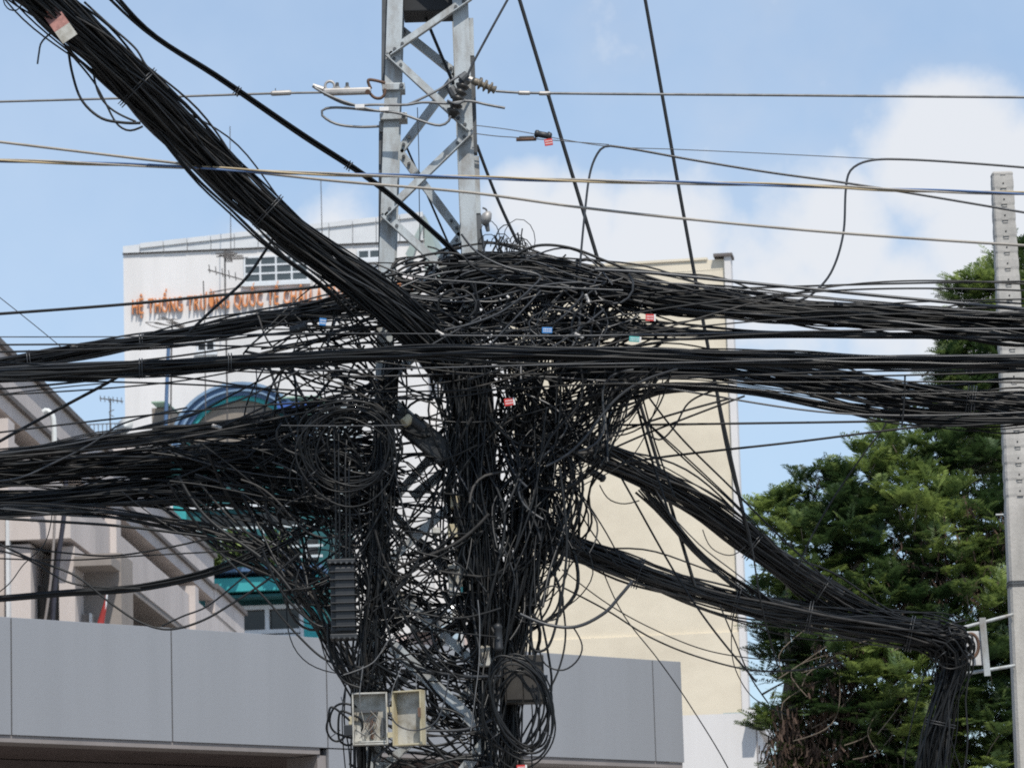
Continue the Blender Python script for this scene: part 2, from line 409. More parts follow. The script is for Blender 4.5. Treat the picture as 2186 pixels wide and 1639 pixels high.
# low white building in front of it
LW = Frame(1455, 1600, 58, RAD(-6))
lw = tag(LW.empty('white_outbuilding'), 'low white building with a flat roof below the cream wall', 'building')
x0, z0 = LW.loc(1440, 1527); x1, _ = LW.loc(1613, 1527)
MB().box(x0, x1, 0, 5, 0, z0).build('wall', white, lw)
xa, _ = LW.loc(1600, 1530); xb, zb_ = LW.loc(1625, 1545)
MB().box(xa, xb, -.3, 4.9, zb_, z0 + .05).build('eave', white, lw)
MB().box(x0 + .7, x0 + 1.0, 1, 1.3, z0, z0 + .1).build('roof_vent', greenroof, lw)
MB().box(x0 + 1.25, x0 + 1.27, -.01, 0, 0, z0).build('wall_joint', taupe, lw)

# ------------------------------------------------------------------ grey clad canopy
def pred(F, x, z):
    q = F.o + F.d * x; q = np.array([q[0], q[1], z - EYE]); s = FPX / np.dot(q, FW)
    return W0 / 2 + np.dot(q, RT) * s, H0 / 2 - np.dot(q, UP) * s
best = None
for ang in np.arange(20, 60, .5):
    F = Frame(0, 1317, 37, RAD(ang)); _, zt = F.loc(0, 1317); _, zb = F.loc(0, 1568)
    xr, _ = F.loc(1447, 1413)
    e = abs(pred(F, xr, zt)[1] - 1413) + abs(pred(F, xr, zb)[1] - 1625)
    if best is None or e < best[0]: best = (e, ang)
CF = Frame(0, 1317, 37, RAD(best[1])); _, zt = CF.loc(0, 1317); _, zb = CF.loc(0, 1568)
cn_ = tag(CF.empty('shop_canopy'), 'silver grey panel clad canopy fascia with dark joints', 'canopy')
xs = [CF.loc(p, 1400)[0] for p in (-1710, -1365, -1020, -675, -330, 18, 360, 690, 1042, 1386, 1447)]
for i in range(len(xs) - 1):
    MB().box(xs[i] + .008, xs[i + 1] - .008, -.05, 0, zb, zt).build('panel', acm, cn_, bevel=.004)
MB().box(xs[0], xs[-1] - .01, .012, .5, zb + .02, zt - .01).build('backing', brownw, cn_)
MB().box(xs[0], xs[-1] - .01, .51, 6, zb + .3, zt - .15).build('roof_slab', taupe, cn_)
MB().box(xs[0], xs[7] - .1, -.03, .35, zb - .07, zb - .004).build('bottom_trim', taupe, cn_)
MB().box(xs[7] + .6, xs[-1] - .02, -.03, .35, zb - .07, zb - .004).build('bottom_trim', taupe, cn_)
MB().box(xs[0], xs[-1] - .05, .36, 5.9, zb - .02, zb + .28).build('soffit', brownw, cn_)
MB().box(xs[0], xs[-1] - .8, 2.2, 2.4, 0, zb - .03).build('shopfront', brownw, cn_)
xc0 = CF.loc(692, 1600)[0]; xc1 = CF.loc(790, 1600)[0]
MB().box(xs[7] + .01, xc1, -.045, .6, 0, zb - .012).build('column', acm, cn_)
MB().box(xs[7] - .12, xs[7] - .002, -.01, .5, 0, zb - .08).build('column_side', taupe, cn_)

# ------------------------------------------------------------------ left building: balconies in a row down the side street
LB = Frame(0, 700, 74, math.atan2(1, .045))
lb = tag(LB.empty('balcony_building'), 'pale pink building with rows of balconies running down the left side street', 'building')
def lz(px, py): return LB.loc(px, py)
za = lz(205, 935)[1]                       # roof edge
zb1 = lz(285, 1093)[1]; zc = lz(288, 1130)[1]; zd = lz(287, 1172)[1]; ze_ = lz(287, 1256)[1]
xA = -14.0; xB = lz(455, 1206)[0]; xC = lz(520, 1330)[0]
step = xB
MB().box(xA, xB, -.02, .25, zb1, za - .12).build('roof_parapet', pinkish, lb)
MB().box(xA, xB + .05, -.12, .35, za - .12, za).build('roof_coping', coping, lb)
MB().box(xA, xB, -.10, .1, zb1 - .1, zb1 - .002).build('painted_shadow_line', coping, lb)  # brown strip standing in for the coping's shadow line
MB().box(xA, xB, -.01, 2.0, zc, zb1 - .105).build('roof_beam', pinkish, lb)
MB().box(xA, xC + 3, 2.01, 2.3, 0, za - .2).build('back_wall', pink_shade, lb)
# lower tail of the roof
MB().box(xB + .06, xC, -.02, .25, zb1 - .75, zb1 - .05).build('roof_parapet', pinkish, lb)
MB().box(xB + .06, xC + .05, -.12, .35, zb1 - .049, zb1 + .08).build('roof_coping', coping, lb)
MB().box(xB + .06, xC, -.01, 2.0, zb1 - 1.15, zb1 - .76).build('roof_beam', pink_shade, lb)
# balcony fronts, stepped
n = 4
for k in range(2):
    top = zd - k * 2.35; bot = ze_ - k * 2.35
    segs = np.linspace(xA, xC + 1.5, 5)
    for i in range(4):
        a, b = segs[i], segs[i + 1]
        MB().box(a + .35, b - .35, -.05 - .02 * (i % 2), .12, bot, top).build('balcony_front', pinkish, lb)
        MB().box(b - .345, b + .345, -.22, 2.0, bot - .5, top + .25).build('balcony_pier', pinkish, lb)
    MB().box(xA, xC + 1.2, -.03, 2.0, bot - .16, bot - .002).build('balcony_slab', pink_shade, lb)
# end wall facing the street corner
EW = Frame(0, 1100, 73.2, RAD(-3))
ew = tag(EW.empty('corner_house'), 'pale pink house wall with dark window above the grey canopy', 'building')
def fbox(F, name, m, par, x0, y0, x1, y1, d0, d1, bevel=0):
    ax, az = F.loc(x0, y1); bx, bz = F.loc(x1, y0)
    return MB().box(min(ax, bx), max(ax, bx), d0, d1, az, bz).build(name, m, par, bevel=bevel)
fbox(EW, 'wall', pinkish, ew, -120, 1085, 150, 1158, 0, 3)
fbox(EW, 'lower_wall', pinkish, ew, -120, 1158.5, 62, 1420, 0.15, 3)
fbox(EW, 'wall_strip', pinkish, ew, 118, 1158.5, 150, 1420, .5, 3)
fbox(EW, 'recess_wall', pink_shade, ew, 60, 1158.5, 232, 1420, 1.5, 3)
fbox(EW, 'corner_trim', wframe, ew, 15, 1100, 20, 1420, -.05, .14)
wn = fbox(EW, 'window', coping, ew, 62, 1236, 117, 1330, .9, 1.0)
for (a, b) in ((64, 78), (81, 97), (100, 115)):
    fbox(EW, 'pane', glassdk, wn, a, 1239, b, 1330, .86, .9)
wn = fbox(EW, 'shuttered_opening', pink_shade, ew, 140, 1295, 176, 1400, 1.2, 1.4)
fbox(EW, 'eave_slab', pink_shade, ew, 152, 1180, 232, 1204, .3, 1.4)
fbox(EW, 'door_frame', wframe, ew, 171, 1295, 175, 1400, 1.1, 1.2)
# pipe on that building
p = [(92, 880), (100, 876), (110, 884), (114, 895), (116, 960), (113, 1000)]
q = crom(unproj([(a, b, 72) for a, b in p]), 24); v, f = tube_geo(q, .055, 8)
pp = mesh_np('vent_pipe', v, f, pvc, None, origin=q[-1]); tag(pp, 'white bent plastic vent pipe on the left roof', 'pipe')
p = [(141, 1000), (137, 1095), (126, 1180), (117, 1260), (112, 1330)]
q = crom(unproj([(a, b, 71.9) for a, b in p]), 24); v, f = tube_geo(q, .05, 8)
tag(mesh_np('downpipe', v, f, mat('navy_pipe', (0.03, 0.03, 0.045), .5), None, origin=q[-1]), 'dark navy pipe running down the pink house wall', 'pipe')
p = [(118, 1090), (110, 1220), (100, 1300), (95, 1330)]
q = crom(unproj([(a, b, 71.5) for a, b in p]), 20); v, f = tube_geo(q, .03, 6)
tag(mesh_np('downpipe', v, f, taupe, None, origin=q[-1]), 'thin taupe pipe beside the navy pipe on the pink wall', 'pipe')
# red furled flag
fl = tag(empty('flag', P(214, 1420, 66)), 'furled red flag standing behind the grey canopy', 'flag')
q = unproj(crom([(206, 1420, 66), (222, 1320, 66), (229, 1262, 66)], 12)) - np.array(fl.location)
v, f = tube_geo(q, .02, 6); mesh_np('pole', v, f, wframe, fl)
pts = [(227, 1268, 1.5), (225, 1285, 3), (221, 1305, 5), (215, 1330, 7), (211, 1360, 8), (210, 1385, 4)]
mb = MB(); ring = []
for k, (x, y, w) in enumerate(pts):
    c = P(x, y, 66) - np.array(fl.location); w = w / (FPX / 66)
    mb.v += [tuple(c + np.array([math.cos(a) * w * (1 + .3 * math.cos(3 * a + k * .6)), math.sin(a) * w * .7, 0])) for a in np.linspace(0, 2 * math.pi, 13)[:-1]]
for k in range(len(pts) - 1): mb.f += [(k * 12 + i, k * 12 + (i + 1) % 12, (k + 1) * 12 + (i + 1) % 12, (k + 1) * 12 + i) for i in range(12)]
mb.build('cloth', redc, fl, smooth=True)

# ------------------------------------------------------------------ teal building with arched gable
TB = Frame(350, 1000, 121, RAD(-5))
tb = tag(TB.empty('teal_house'), 'teal house with a blue arched gable and polished balcony rails', 'building')
cx, cz = TB.loc(516, 955); rx = TB.loc(665, 955)[0] - cx; rz = TB.loc(516, 820)[1] - cz
def arch(k0, k1, n=28, z_low=None):
    o_, i_ = [], []
    for t in np.linspace(math.pi, 0, n):
        o_.append((cx + rx * k0 * math.cos(t), cz + rz * k0 * math.sin(t))); i_.append((cx + rx * k1 * math.cos(t), cz + rz * k1 * math.sin(t)))
    mb = MB()
    return o_, i_
def archband(name, m, k0, k1, d0, d1):
    o_, i_ = arch(k0, k1); mb = MB(); n = len(o_)
    for j in range(n - 1): mb.prism([o_[j], o_[j + 1], i_[j + 1], i_[j]], d0, d1)
    bm_o = mb.build(name, m, tb); return bm_o
archband('arch_rim', bluelt, 1.0, .955, -.50, 1)
archband('arch_moulding', blue, .954, .89, -.38, 1)
archband('arch_moulding', bluelt, .889, .86, -.44, 1)
archband('arch_moulding', blue, .859, .80, -.30, 1)
archband('arch_lining', teal, .799, .735, -.18, 1)
o_, i_ = arch(.734, 0); MB().prism(o_, -.05, 1).build('gable_wall', stone, tb)
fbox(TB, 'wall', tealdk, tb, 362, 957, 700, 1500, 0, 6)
fbox(TB, 'pier', teal, tb, 371, 1060, 398, 1130, -.1, 0)
fbox(TB, 'white_strip', wframe, tb, 364, 1060, 370, 1130, -.1, 0)
fbox(TB, 'beam', wframe, tb, 405, 1070, 690, 1090, -.12, 0)
fbox(TB, 'opening', glassdk, tb, 430, 1092, 640, 1130, -.03, 0)
for y in (1142, 1185, 1207):
    a = TB.loc(425, y + .02 * 0); b = TB.loc(700, y - 8)
    MB().bar((a[0], -1.2, a[1]), (b[0], -1.2, a[1]), .075, .075).build('rail', steelrail, tb)
for x in range(440, 700, 45):
    a = TB.loc(x, 1210); b = TB.loc(x, 1138)
    MB().bar((a[0], -1.2, a[1]), (b[0], -1.2, b[1]), .05, .05, (0, 1, 0)).build('rail_post', steelrail, tb)
for x in range(455, 690, 40):
    fbox(TB, 'opening', glassdk, tb, x, 1150, x + 25, 1200, -.04, 0)
fbox(TB, 'balcony_slab', blue, tb, 440, 1216, 700, 1235, -1.5, 0)
fbox(TB, 'balcony_front', teal, tb, 440, 1236, 700, 1275, -1.3, 0)
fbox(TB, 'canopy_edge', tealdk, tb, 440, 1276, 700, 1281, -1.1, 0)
fbox(TB, 'pier', teal, tb, 651, 1292, 686, 1400, -.3, 0)
fbox(TB, 'pier_edge', wframe, tb, 646, 1292, 650.5, 1400, -.32, 0)
window(TB, tb, 500, 1294, 645, 1352, 2, 1, wframe, glassdk, .25, .13, False)
window(TB, tb, 500, 1358, 645, 1400, 2, 1, wframe, glassdk, .25, .13, False)
fbox(TB, 'roof_tiles', mat('green_tiles', (0.30, 0.44, 0.33), .8), tb, 330, 862, 362, 866, -.6, 3)
fbox(TB, 'roof_tiles', MATS['green_tiles'], tb, 600, 850, 690, 857, -.6, 3)
fbox(TB, 'side_wall', stone, tb, 322, 866, 361, 1000, .3, 5)
fbox(TB, 'right_wall', mat('pale_cyan_render', (0.55, 0.62, 0.64), .8), tb, 672, 857, 730, 1100, .3, 5)
fbox(TB, 'shop_board', bluesign, tb, 600, 864, 690, 880, -.8, -.6)
# greenery on the balcony
leafm = bpy.data.materials.new('leaf_green'); leafm.use_nodes = True
t = leafm.node_tree; b = t.nodes['Principled BSDF']; b.inputs['Roughness'].default_value = .55
at = t.nodes.new('ShaderNodeAttribute'); at.attribute_name = 'tone'; cr = t.nodes.new('ShaderNodeValToRGB')
cr.color_ramp.elements[0].color = (0.018, 0.042, 0.014, 1); cr.color_ramp.elements[1].color = (0.26, 0.335, 0.09, 1)
e = cr.color_ramp.elements.new(.45); e.color = (0.07, 0.115, 0.038, 1)
t.links.new(at.outputs['Fac'], cr.inputs['Fac']); t.links.new(cr.outputs['Color'], b.inputs['Base Color'])
tr = t.nodes.new('ShaderNodeBsdfTranslucent'); t.links.new(cr.outputs['Color'], tr.inputs['Color'])
ms = t.nodes.new('ShaderNodeMixShader'); ms.inputs[0].default_value = .36
t.links.new(b.outputs[0], ms.inputs[1]); t.links.new(tr.outputs[0], ms.inputs[2]); t.links.new(ms.outputs[0], t.nodes['Material Output'].inputs['Surface'])
def tone_attr(o, vals):
    a = o.data.attributes.new('tone', 'FLOAT', 'FACE'); a.data.foreach_set('value', np.asarray(vals, np.float32))
for bx0, bx1, yy in ((430, 465, 1190), (485, 520, 1160), (572, 602, 1175)):
    n = 260; c = unproj(np.stack([RNG.uniform(bx0, bx1, n), yy + RNG.normal(0, 11, n), 119.3 + RNG.normal(0, .25, n)], 1))
    v = (c[:, None, :] + RNG.normal(0, .12, (n, 4, 3))); f = np.arange(4 * n).reshape(n, 4)
    pl = mesh_np('balcony_plant', v.reshape(-1, 3), f, leafm, None, False, origin=c.mean(0)); tone_attr(pl, RNG.uniform(.2, 1, n))
    tag(pl, {430: 'leafy green plant at the left end of the teal balcony', 485: 'green plant in the middle of the teal balcony', 572: 'wide green plant at the right of the teal balcony'}[bx0], 'plant')

# small house seen between the pole legs
SH = Frame(880, 1350, 92, RAD(-4))
sh = tag(SH.empty('small_house'), 'small pale pink house with a dark gabled window seen between the pole legs', 'building')
fbox(SH, 'wall', mat('pink_wall', (0.62, 0.52, 0.50), .9), sh, 850, 1345, 1080, 1500, 0, 5)
poly = [SH.loc(*q) for q in ((880, 1352), (945, 1352), (945, 1318), (915, 1295), (880, 1330))]
MB().prism(poly, -.4, 3).build('dormer', glassdk, sh)
fbox(SH, 'dormer_frame', wframe, sh, 900, 1298, 904, 1352, -.5, -.41)
a = SH.loc(970, 1330); 
wt = tag(empty('water_tank', SH.o, SH.a), 'rounded stainless water tank between the pole legs', 'tank')
mb = MB(); mb.lathe((a[0], -1, a[1] - .3), (a[0], -1, a[1] + .42), [(0, .28), (.05, .3), (.12, .29), (.3, .3), (.5, .29), (.7, .3), (.85, .24), (1, .06)], 18); mb.build('body', steelrail, wt, True)
MB().box(a[0] - .3, a[0] + .3, -1.3, -.7, a[1] - .9, a[1] - .31).build('stand', wframe, wt)
sg = tag(empty('sign_panel', SH.o, SH.a), 'small pale blue sign with a dark letter Y', 'sign')
fbox(SH, 'panel', mat('pale_blue', (0.45, 0.58, 0.68), .6), sg, 952, 1348, 990, 1378, -1.5, -1.42)
c = SH.loc(960, 1364); h = .13
mb = MB()
for dx, dz in ((-.07, h), (.07, h), (0, -h)): mb.bar((c[0], -1.51, c[1]), (c[0] + dx, -1.51, c[1] + dz), .02, .02, (0, 1, 0))
mb.build('letter', antm, sg)

# ------------------------------------------------------------------ aerials, dish and railing on the far roofs
def tube_px(pts, Y, r, n=8, sides=5): return tube_geo(unproj(crom([(a, b, Y) for a, b in pts], n)), r, sides)
def aerial(name, label, Y, mast, booms, elems, r=.02, m=None):
    base = P(*mast[-1], Y); th = tag(empty(name, base), label, 'antenna'); b0 = np.array(base); m = m or antm
    v, f = tube_px(mast, Y, r * 1.3, 6); mesh_np('mast', v - b0, f, m, th)
    for bo in booms:
        v, f = tube_px(bo, Y - .05, r, 6); mesh_np('boom', v - b0, f, m, th)
    for el in elems:
        v, f = tube_px(el, Y - .08, r * .7, 4); mesh_np('element', v - b0, f, m, th)
    return th
el = []
for i in range(7): el.append([(462 + i * 5 + random.uniform(-8, 0), 541 + i * 2.2), (500 + i * 4 + random.uniform(-8, 12), 538 + i * 2.4)])
for i in range(5): el.append([(478 + i * 3, 534), (484 + i * 3, 560)])
for i in range(5): el.append([(446 + i * 14, 574 + i * 4 - 9), (448 + i * 14, 574 + i * 4 + 9)])
aerial('television_aerial', 'rusty television aerial with two booms in front of the white wall', 115, [(480, 535), (481, 640), (484, 770), (486, 1000)],
       [[(462, 548), (500, 545)], [(444, 576), (520, 598)], [(446, 640 - 15), (520, 612)]], el, .022)
el = []
for i in range(9): el.append([(335 + i * 5, 676 + i * 2 + random.uniform(-6, 6)), (380 + i * 3, 690 + i * 2 + random.uniform(-10, 6))])
el.append([(310, 688), (313, 683), (352, 693), (395, 702)]); el.append([(310, 688), (318, 694), (352, 703)])
aerial('television_aerial', 'television aerial with a folded loop just above the left cable bundle', 113, [(368, 680), (366, 760), (364, 1000)], [[(330, 690), (410, 702)]], el, .02)
el = [[(214 + i * 9, 850 - 6 + i * .9), (215 + i * 9, 850 + 7 + i * .9)] for i in range(6)] + [[(232, 880), (244, 874)], [(233, 884), (243, 889)]]
aerial('television_aerial', 'small dark television aerial against blue sky at the left roof', 118, [(236, 850), (235, 925), (235, 1100)], [[(213, 850), (263, 857)]], el, .02)
aerial('whip_aerial', 'thin whip aerial rising beside the white roof at the left', 128, [(491, 270), (492, 420), (493, 560)], [[(485, 430), (497, 430)]], [[(487, 440), (498, 437)], [(488, 425), (492, 436)]], .012)
aerial('whip_aerial', 'thin whip aerial on the white roof near the lattice pole', 128, [(685, 385), (687, 480), (688, 560)], [], [], .012)
aerial('mast_post', 'thin mast on the white wall left of the rusty aerial', 114, [(434, 600), (437, 700), (440, 1000)], [], [], .015)
aerial('blue_post', 'slim blue post beside the arched teal gable', 119, [(360, 740), (356, 840), (352, 1000)], [], [], .05, blue)
DH = empty('satellite_dish', P(270, 925, 116)); tag(DH, 'grey satellite dish on the roof corner below the white building', 'dish')
mb = MB(); c = P(269, 912, 116) - np.array(DH.location); ax = Vector((-.35, -.85, .35)).normalized()
mb.lathe(Vector(c) + ax * .09, Vector(c), [(0, .30), (.02, .29), (.5, .20), (.9, .08), (1, .01)], 20); mb.build('reflector', pvc, DH, True)
MB().cyl(c, (c[0], c[1] + .05, -.5), .025).build('post', antm, DH)
RL = tag(empty('roof_railing', P(230, 925, 118)), 'thin dark railing on the flat roof left of the white building', 'railing')
b0 = np.array(RL.location)
for y in (906, 923):
    MB().bar(P(188, y, 118) - b0, P(266, y - 3, 118) - b0, .03, .03).build('rail', antm, RL)
for x in range(192, 268, 9):
    MB().bar(P(x, 925, 118) - b0, P(x, 905, 118) - b0, .025, .025, (0, 1, 0)).build('baluster', antm, RL)
RB = Frame(188, 930, 119, 0); rb = tag(RB.empty('flat_roof_house'), 'low house roof carrying the thin railing', 'building')
fbox(RB, 'wall', pinkish, rb, 150, 927, 300, 1300, 0, 6)
fbox(RB, 'roof_slab', wframe, rb, 145, 925, 268, 928, -.2, 6)

# ------------------------------------------------------------------ steel lattice pole
YF, YB = 23.25, 23.78
tw = tag(empty('lattice_pole', P(918, 2780, 23.5)), 'grey steel lattice pole buried in tangled black cables', 'lattice pole')
T0 = np.array(tw.location)
lx = lambda y: 844 + (796 - 844) * y / 1500.0
rx_ = lambda y: 982 + (1040 - 982) * y / 1500.0
def leg(fx, Y, s, ny, w=.10, name='leg'):
    a = P(fx(-420) - s * 17, -420, Y) - T0; b = P(fx(2776) - s * 17, 2776, Y) - T0
    return MB().angle(a, b, w, .011, (s, 0, 0), (0, ny, 0)).build(name, galv, tw)
leg(lx, YF, 1, 1); leg(rx_, YF, -1, 1)
leg(lambda y: lx(y) + 5, YB, 1, -1); leg(lambda y: rx_(y) - 3, YB, -1, -1)
def brace(x0, y0, x1, y1, Y, w=.052, m=galv):
    a = Vector(P(x0, y0, Y) - T0); b = Vector(P(x1, y1, Y) - T0)
    d = (b - a).normalized(); n1 = Vector((0, 1, 0)).cross(d).normalized()
    if n1.z < 0: n1 = -n1
    MB().angle(a - n1 * w / 2, b - n1 * w / 2, w, .006, n1, Vector((0, -1, 0)) if Y < 23.5 else Vector((0, 1, 0))).build('brace', m, tw)
    sg_ = -1 if Y < 23.5 else 1
    for e_, s_ in ((a, 1), (b, -1)):
        for u_ in (.05, .11):
            q_ = e_ + d * (u_ * s_); MB().cyl(q_ + Vector((0, .0, 0)), q_ + Vector((0, -.018, 0)), .011, n=6).build('bolt', dkst, tw)
fy = YF - .012; by = YB + .012
ys = [(1005, 278), (829, 115), (1003, -5), (838, -150), (995, -300)]
for (a, b) in zip(ys[:-1], ys[1:]): brace(*a, *b, fy)
dn = [(1003, 281), (820, 458), (1018, 640), (808, 830), (1028, 1020), (800, 1225), (1042, 1440), (790, 1660)]
for (a, b) in zip(dn[:-1], dn[1:]): brace(*a, *b, fy, .055)
bk = [(842, -60), (850, 58), (975, 158), (852, 322), (985, 500), (835, 690), (1005, 880), (825, 1080), (1020, 1290), (810, 1500)]
for (a, b) in zip(bk[1:-1], bk[2:]): brace(*a, *b, by)
# platform box between the legs at the top, its shade painted in as black
MB().box(-.5, .5, 0, .05, 0, 1).v
a = P(862, 36, 23.45) - T0; b = P(967, -160, 23.45) - T0
MB().box(a[0], b[0], -.12, .16, a[2], b[2]).build('cabinet', shaded_steel, tw, bevel=.008).location = (0, a[1], 0)
# strips along the outer sides, in dark and pale lengths by turns
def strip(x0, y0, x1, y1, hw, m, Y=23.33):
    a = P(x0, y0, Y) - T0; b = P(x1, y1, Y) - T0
    MB().bar(a, b, hw, .07, (0, 1, 0)).build('side_strip', m, tw)
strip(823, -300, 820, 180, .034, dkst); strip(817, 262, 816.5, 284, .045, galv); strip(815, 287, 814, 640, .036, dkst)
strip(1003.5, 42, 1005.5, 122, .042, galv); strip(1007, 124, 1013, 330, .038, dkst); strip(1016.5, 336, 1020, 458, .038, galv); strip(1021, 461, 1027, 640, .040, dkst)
# clamp bands
for (x0, x1, y) in ((816, 864, 187), (811, 869, 250), (1012, 1058, 1462)):
    a = P(x0, y + 8, YF) - T0; b = P(x1, y - 8, YF) - T0
    bd = MB().box(a[0], b[0], -.03, .12, a[2], b[2]).build('clamp_band', galv, tw, bevel=.004); bd.location = (0, a[1], 0)
    mb = MB().cyl((b[0] - .02, -.06, (a[2] + b[2]) / 2), (b[0] - .02, -.03, (a[2] + b[2]) / 2), .014, n=6); bo = mb.build('bolt', dkst, bd)

# ------------------------------------------------------------------ concrete pole with bolt holes
YP = 27.0
top = P(2138, 370, YP)
cp = tag(empty('concrete_pole', (top[0], YP, 0)), 'pale concrete pole with a column of bolt holes at the right', 'pole')
H = top[2]; hw = lambda z: (.155 + (H - z) * .0215) / 2
cell = .1205; NC = 20
levels = []                                   # (z, half width, kind)
z = H
levels.append((H, hw(H) * .93)); levels.append((H - .012, hw(H)))
z = H - .03
for k in range(NC):
    levels += [(z, hw(z) * .96), (z - .035, hw(z)), (z - .085, hw(z)), (z - .105, hw(z) * .96)]; z -= cell
levels += [(z - .05, hw(z)), (0.0, hw(0))]
mb = MB()
def ring(z, w):
    d = w * .82; c = w * .16
    return [(-w + c, -d, z), (-w * .42, -d, z), (w * .42, -d, z), (w - c, -d, z), (w, -d + c, z), (w, d - c, z), (w - c, d, z), (-w + c, d, z), (-w, d - c, z), (-w, -d + c, z)]
n = 10
for (z, w) in levels: mb.v += ring(z, w)
for k in range(len(levels) - 1): mb.f += [(k * n + i, k * n + (i + 1) % n, (k + 1) * n + (i + 1) % n, (k + 1) * n + i) for i in range(n)]
mb.f.append(tuple(range(n))); mb.f.append(tuple(range((len(levels) - 1) * n, len(levels) * n)))
me = bpy.data.meshes.new('shaft'); me.from_pydata(mb.v, [], mb.f)
bm = bmesh.new(); bm.from_mesh(me); bmesh.ops.recalc_face_normals(bm, faces=bm.faces)
zs_p = [H - .03 - cell * k - .035 for k in range(NC)]
pk = [f for f in bm.faces if f.normal.y < -.95 and abs(f.calc_center_median().x) < .01 and any(abs(f.calc_center_median().z - (zz - .025)) < .012 for zz in zs_p)]
bm.to_mesh(me); bm.free(); me.materials.append(concrete)
o = bpy.data.objects.new('shaft', me); COL.objects.link(o); o.parent = cp
holem = mat('hole_dark', (.02, .02, .02), .9)
h0 = None
for k, zz in enumerate(zs_p):
    w = hw(zz); loc = (0, -w * .82 - .0005, zz - .026)
    if h0 is None:
        h0 = MB().cyl((0, 0, 0), (0, -.002, 0), .0062, n=10).build('bolt_hole', holem, cp); h0.location = loc
    else: copy_to(h0, loc, cp)
l0 = None
for k in range(NC):
    zz = H - .03 - cell * k + .004; w = hw(zz)
    if l0 is None: l0 = MB().prism([(-.02, 0), (.02, 0), (.015, .006), (0, .009), (-.015, .006)], -.004, .01).build('lug', concrete, cp); l0.location = (0, -w * .80, zz)
    else: copy_to(l0, (0, -w * .80, zz), cp)
g0 = None
for k, zz in enumerate(zs_p):                 # small cast ledge under each hole
    w = hw(zz); loc = (0, -w * .82, zz - .062)
    if g0 is None:
        g0 = MB().prism([(-.022, 0), (.022, 0), (.022, .005), (-.022, .005)], -.008, .01).build('ledge', concrete, cp); g0.location = loc
    else: copy_to(g0, loc, cp)
zz = P(2160, 1252, YP)[2]
mb = MB()
for dz in (0, .012, .03):
    w = hw(zz + dz) + .003; c = ring(zz + dz, w)
    for i in range(10): mb.bar(c[i], c[(i + 1) % 10], .007, .007)
mb.build('wire_band', dkst, cp)
zz = P(2145, 1098, YP)[2]
MB().cyl((-hw(zz) - .07, 0, zz), (-hw(zz) + .02, 0, zz), .007).build('bolt', galv, cp)
zz = P(2145, 1085, YP)[2]
MB().bar((.035, -hw(zz) * .82 - .008, zz), (.05, -hw(zz - 1) * .82 - .01, zz - .75), .012, .012, (0, 1, 0)).build('earth_wire', rust, cp)

# bracket holding the lower cable bundle off the concrete pole
bk_ = tag(empty('cable_bracket', P(2103, 1440, 26.75)), 'white steel bracket with two rods beside the concrete pole', 'bracket')
B0 = np.array(bk_.location)
for (xa, ya, xb, yb) in ((2052, 1340, 2162, 1311), (2056, 1438, 2166, 1420)):
    MB().cyl(P(xa, ya, 26.75) - B0, P(xb, yb, 26.9) - B0, .012).build('rod', galv, bk_)
MB().bar(P(2097, 1318, 26.72) - B0, P(2108, 1442, 26.72) - B0, .045, .012, (0, 1, 0)).build('flat_bar', galv, bk_)
a = P(2066, 1420, 26.74) - B0; b = P(2098, 1346, 26.74) - B0
MB().box(a[0], b[0], -.01, .01, a[2], b[2]).build('plate', mat('white_plate', (.58, .58, .58), .6), bk_, bevel=.004)
v, f = tube_geo(np.array([P(2072 + 17 * math.cos(t), 1378 + 26 * math.sin(t), 26.66) for t in np.linspace(0, 2 * math.pi, 28)]) - B0, .012, 6)
mesh_np('hoop', v, f, rust, bk_)

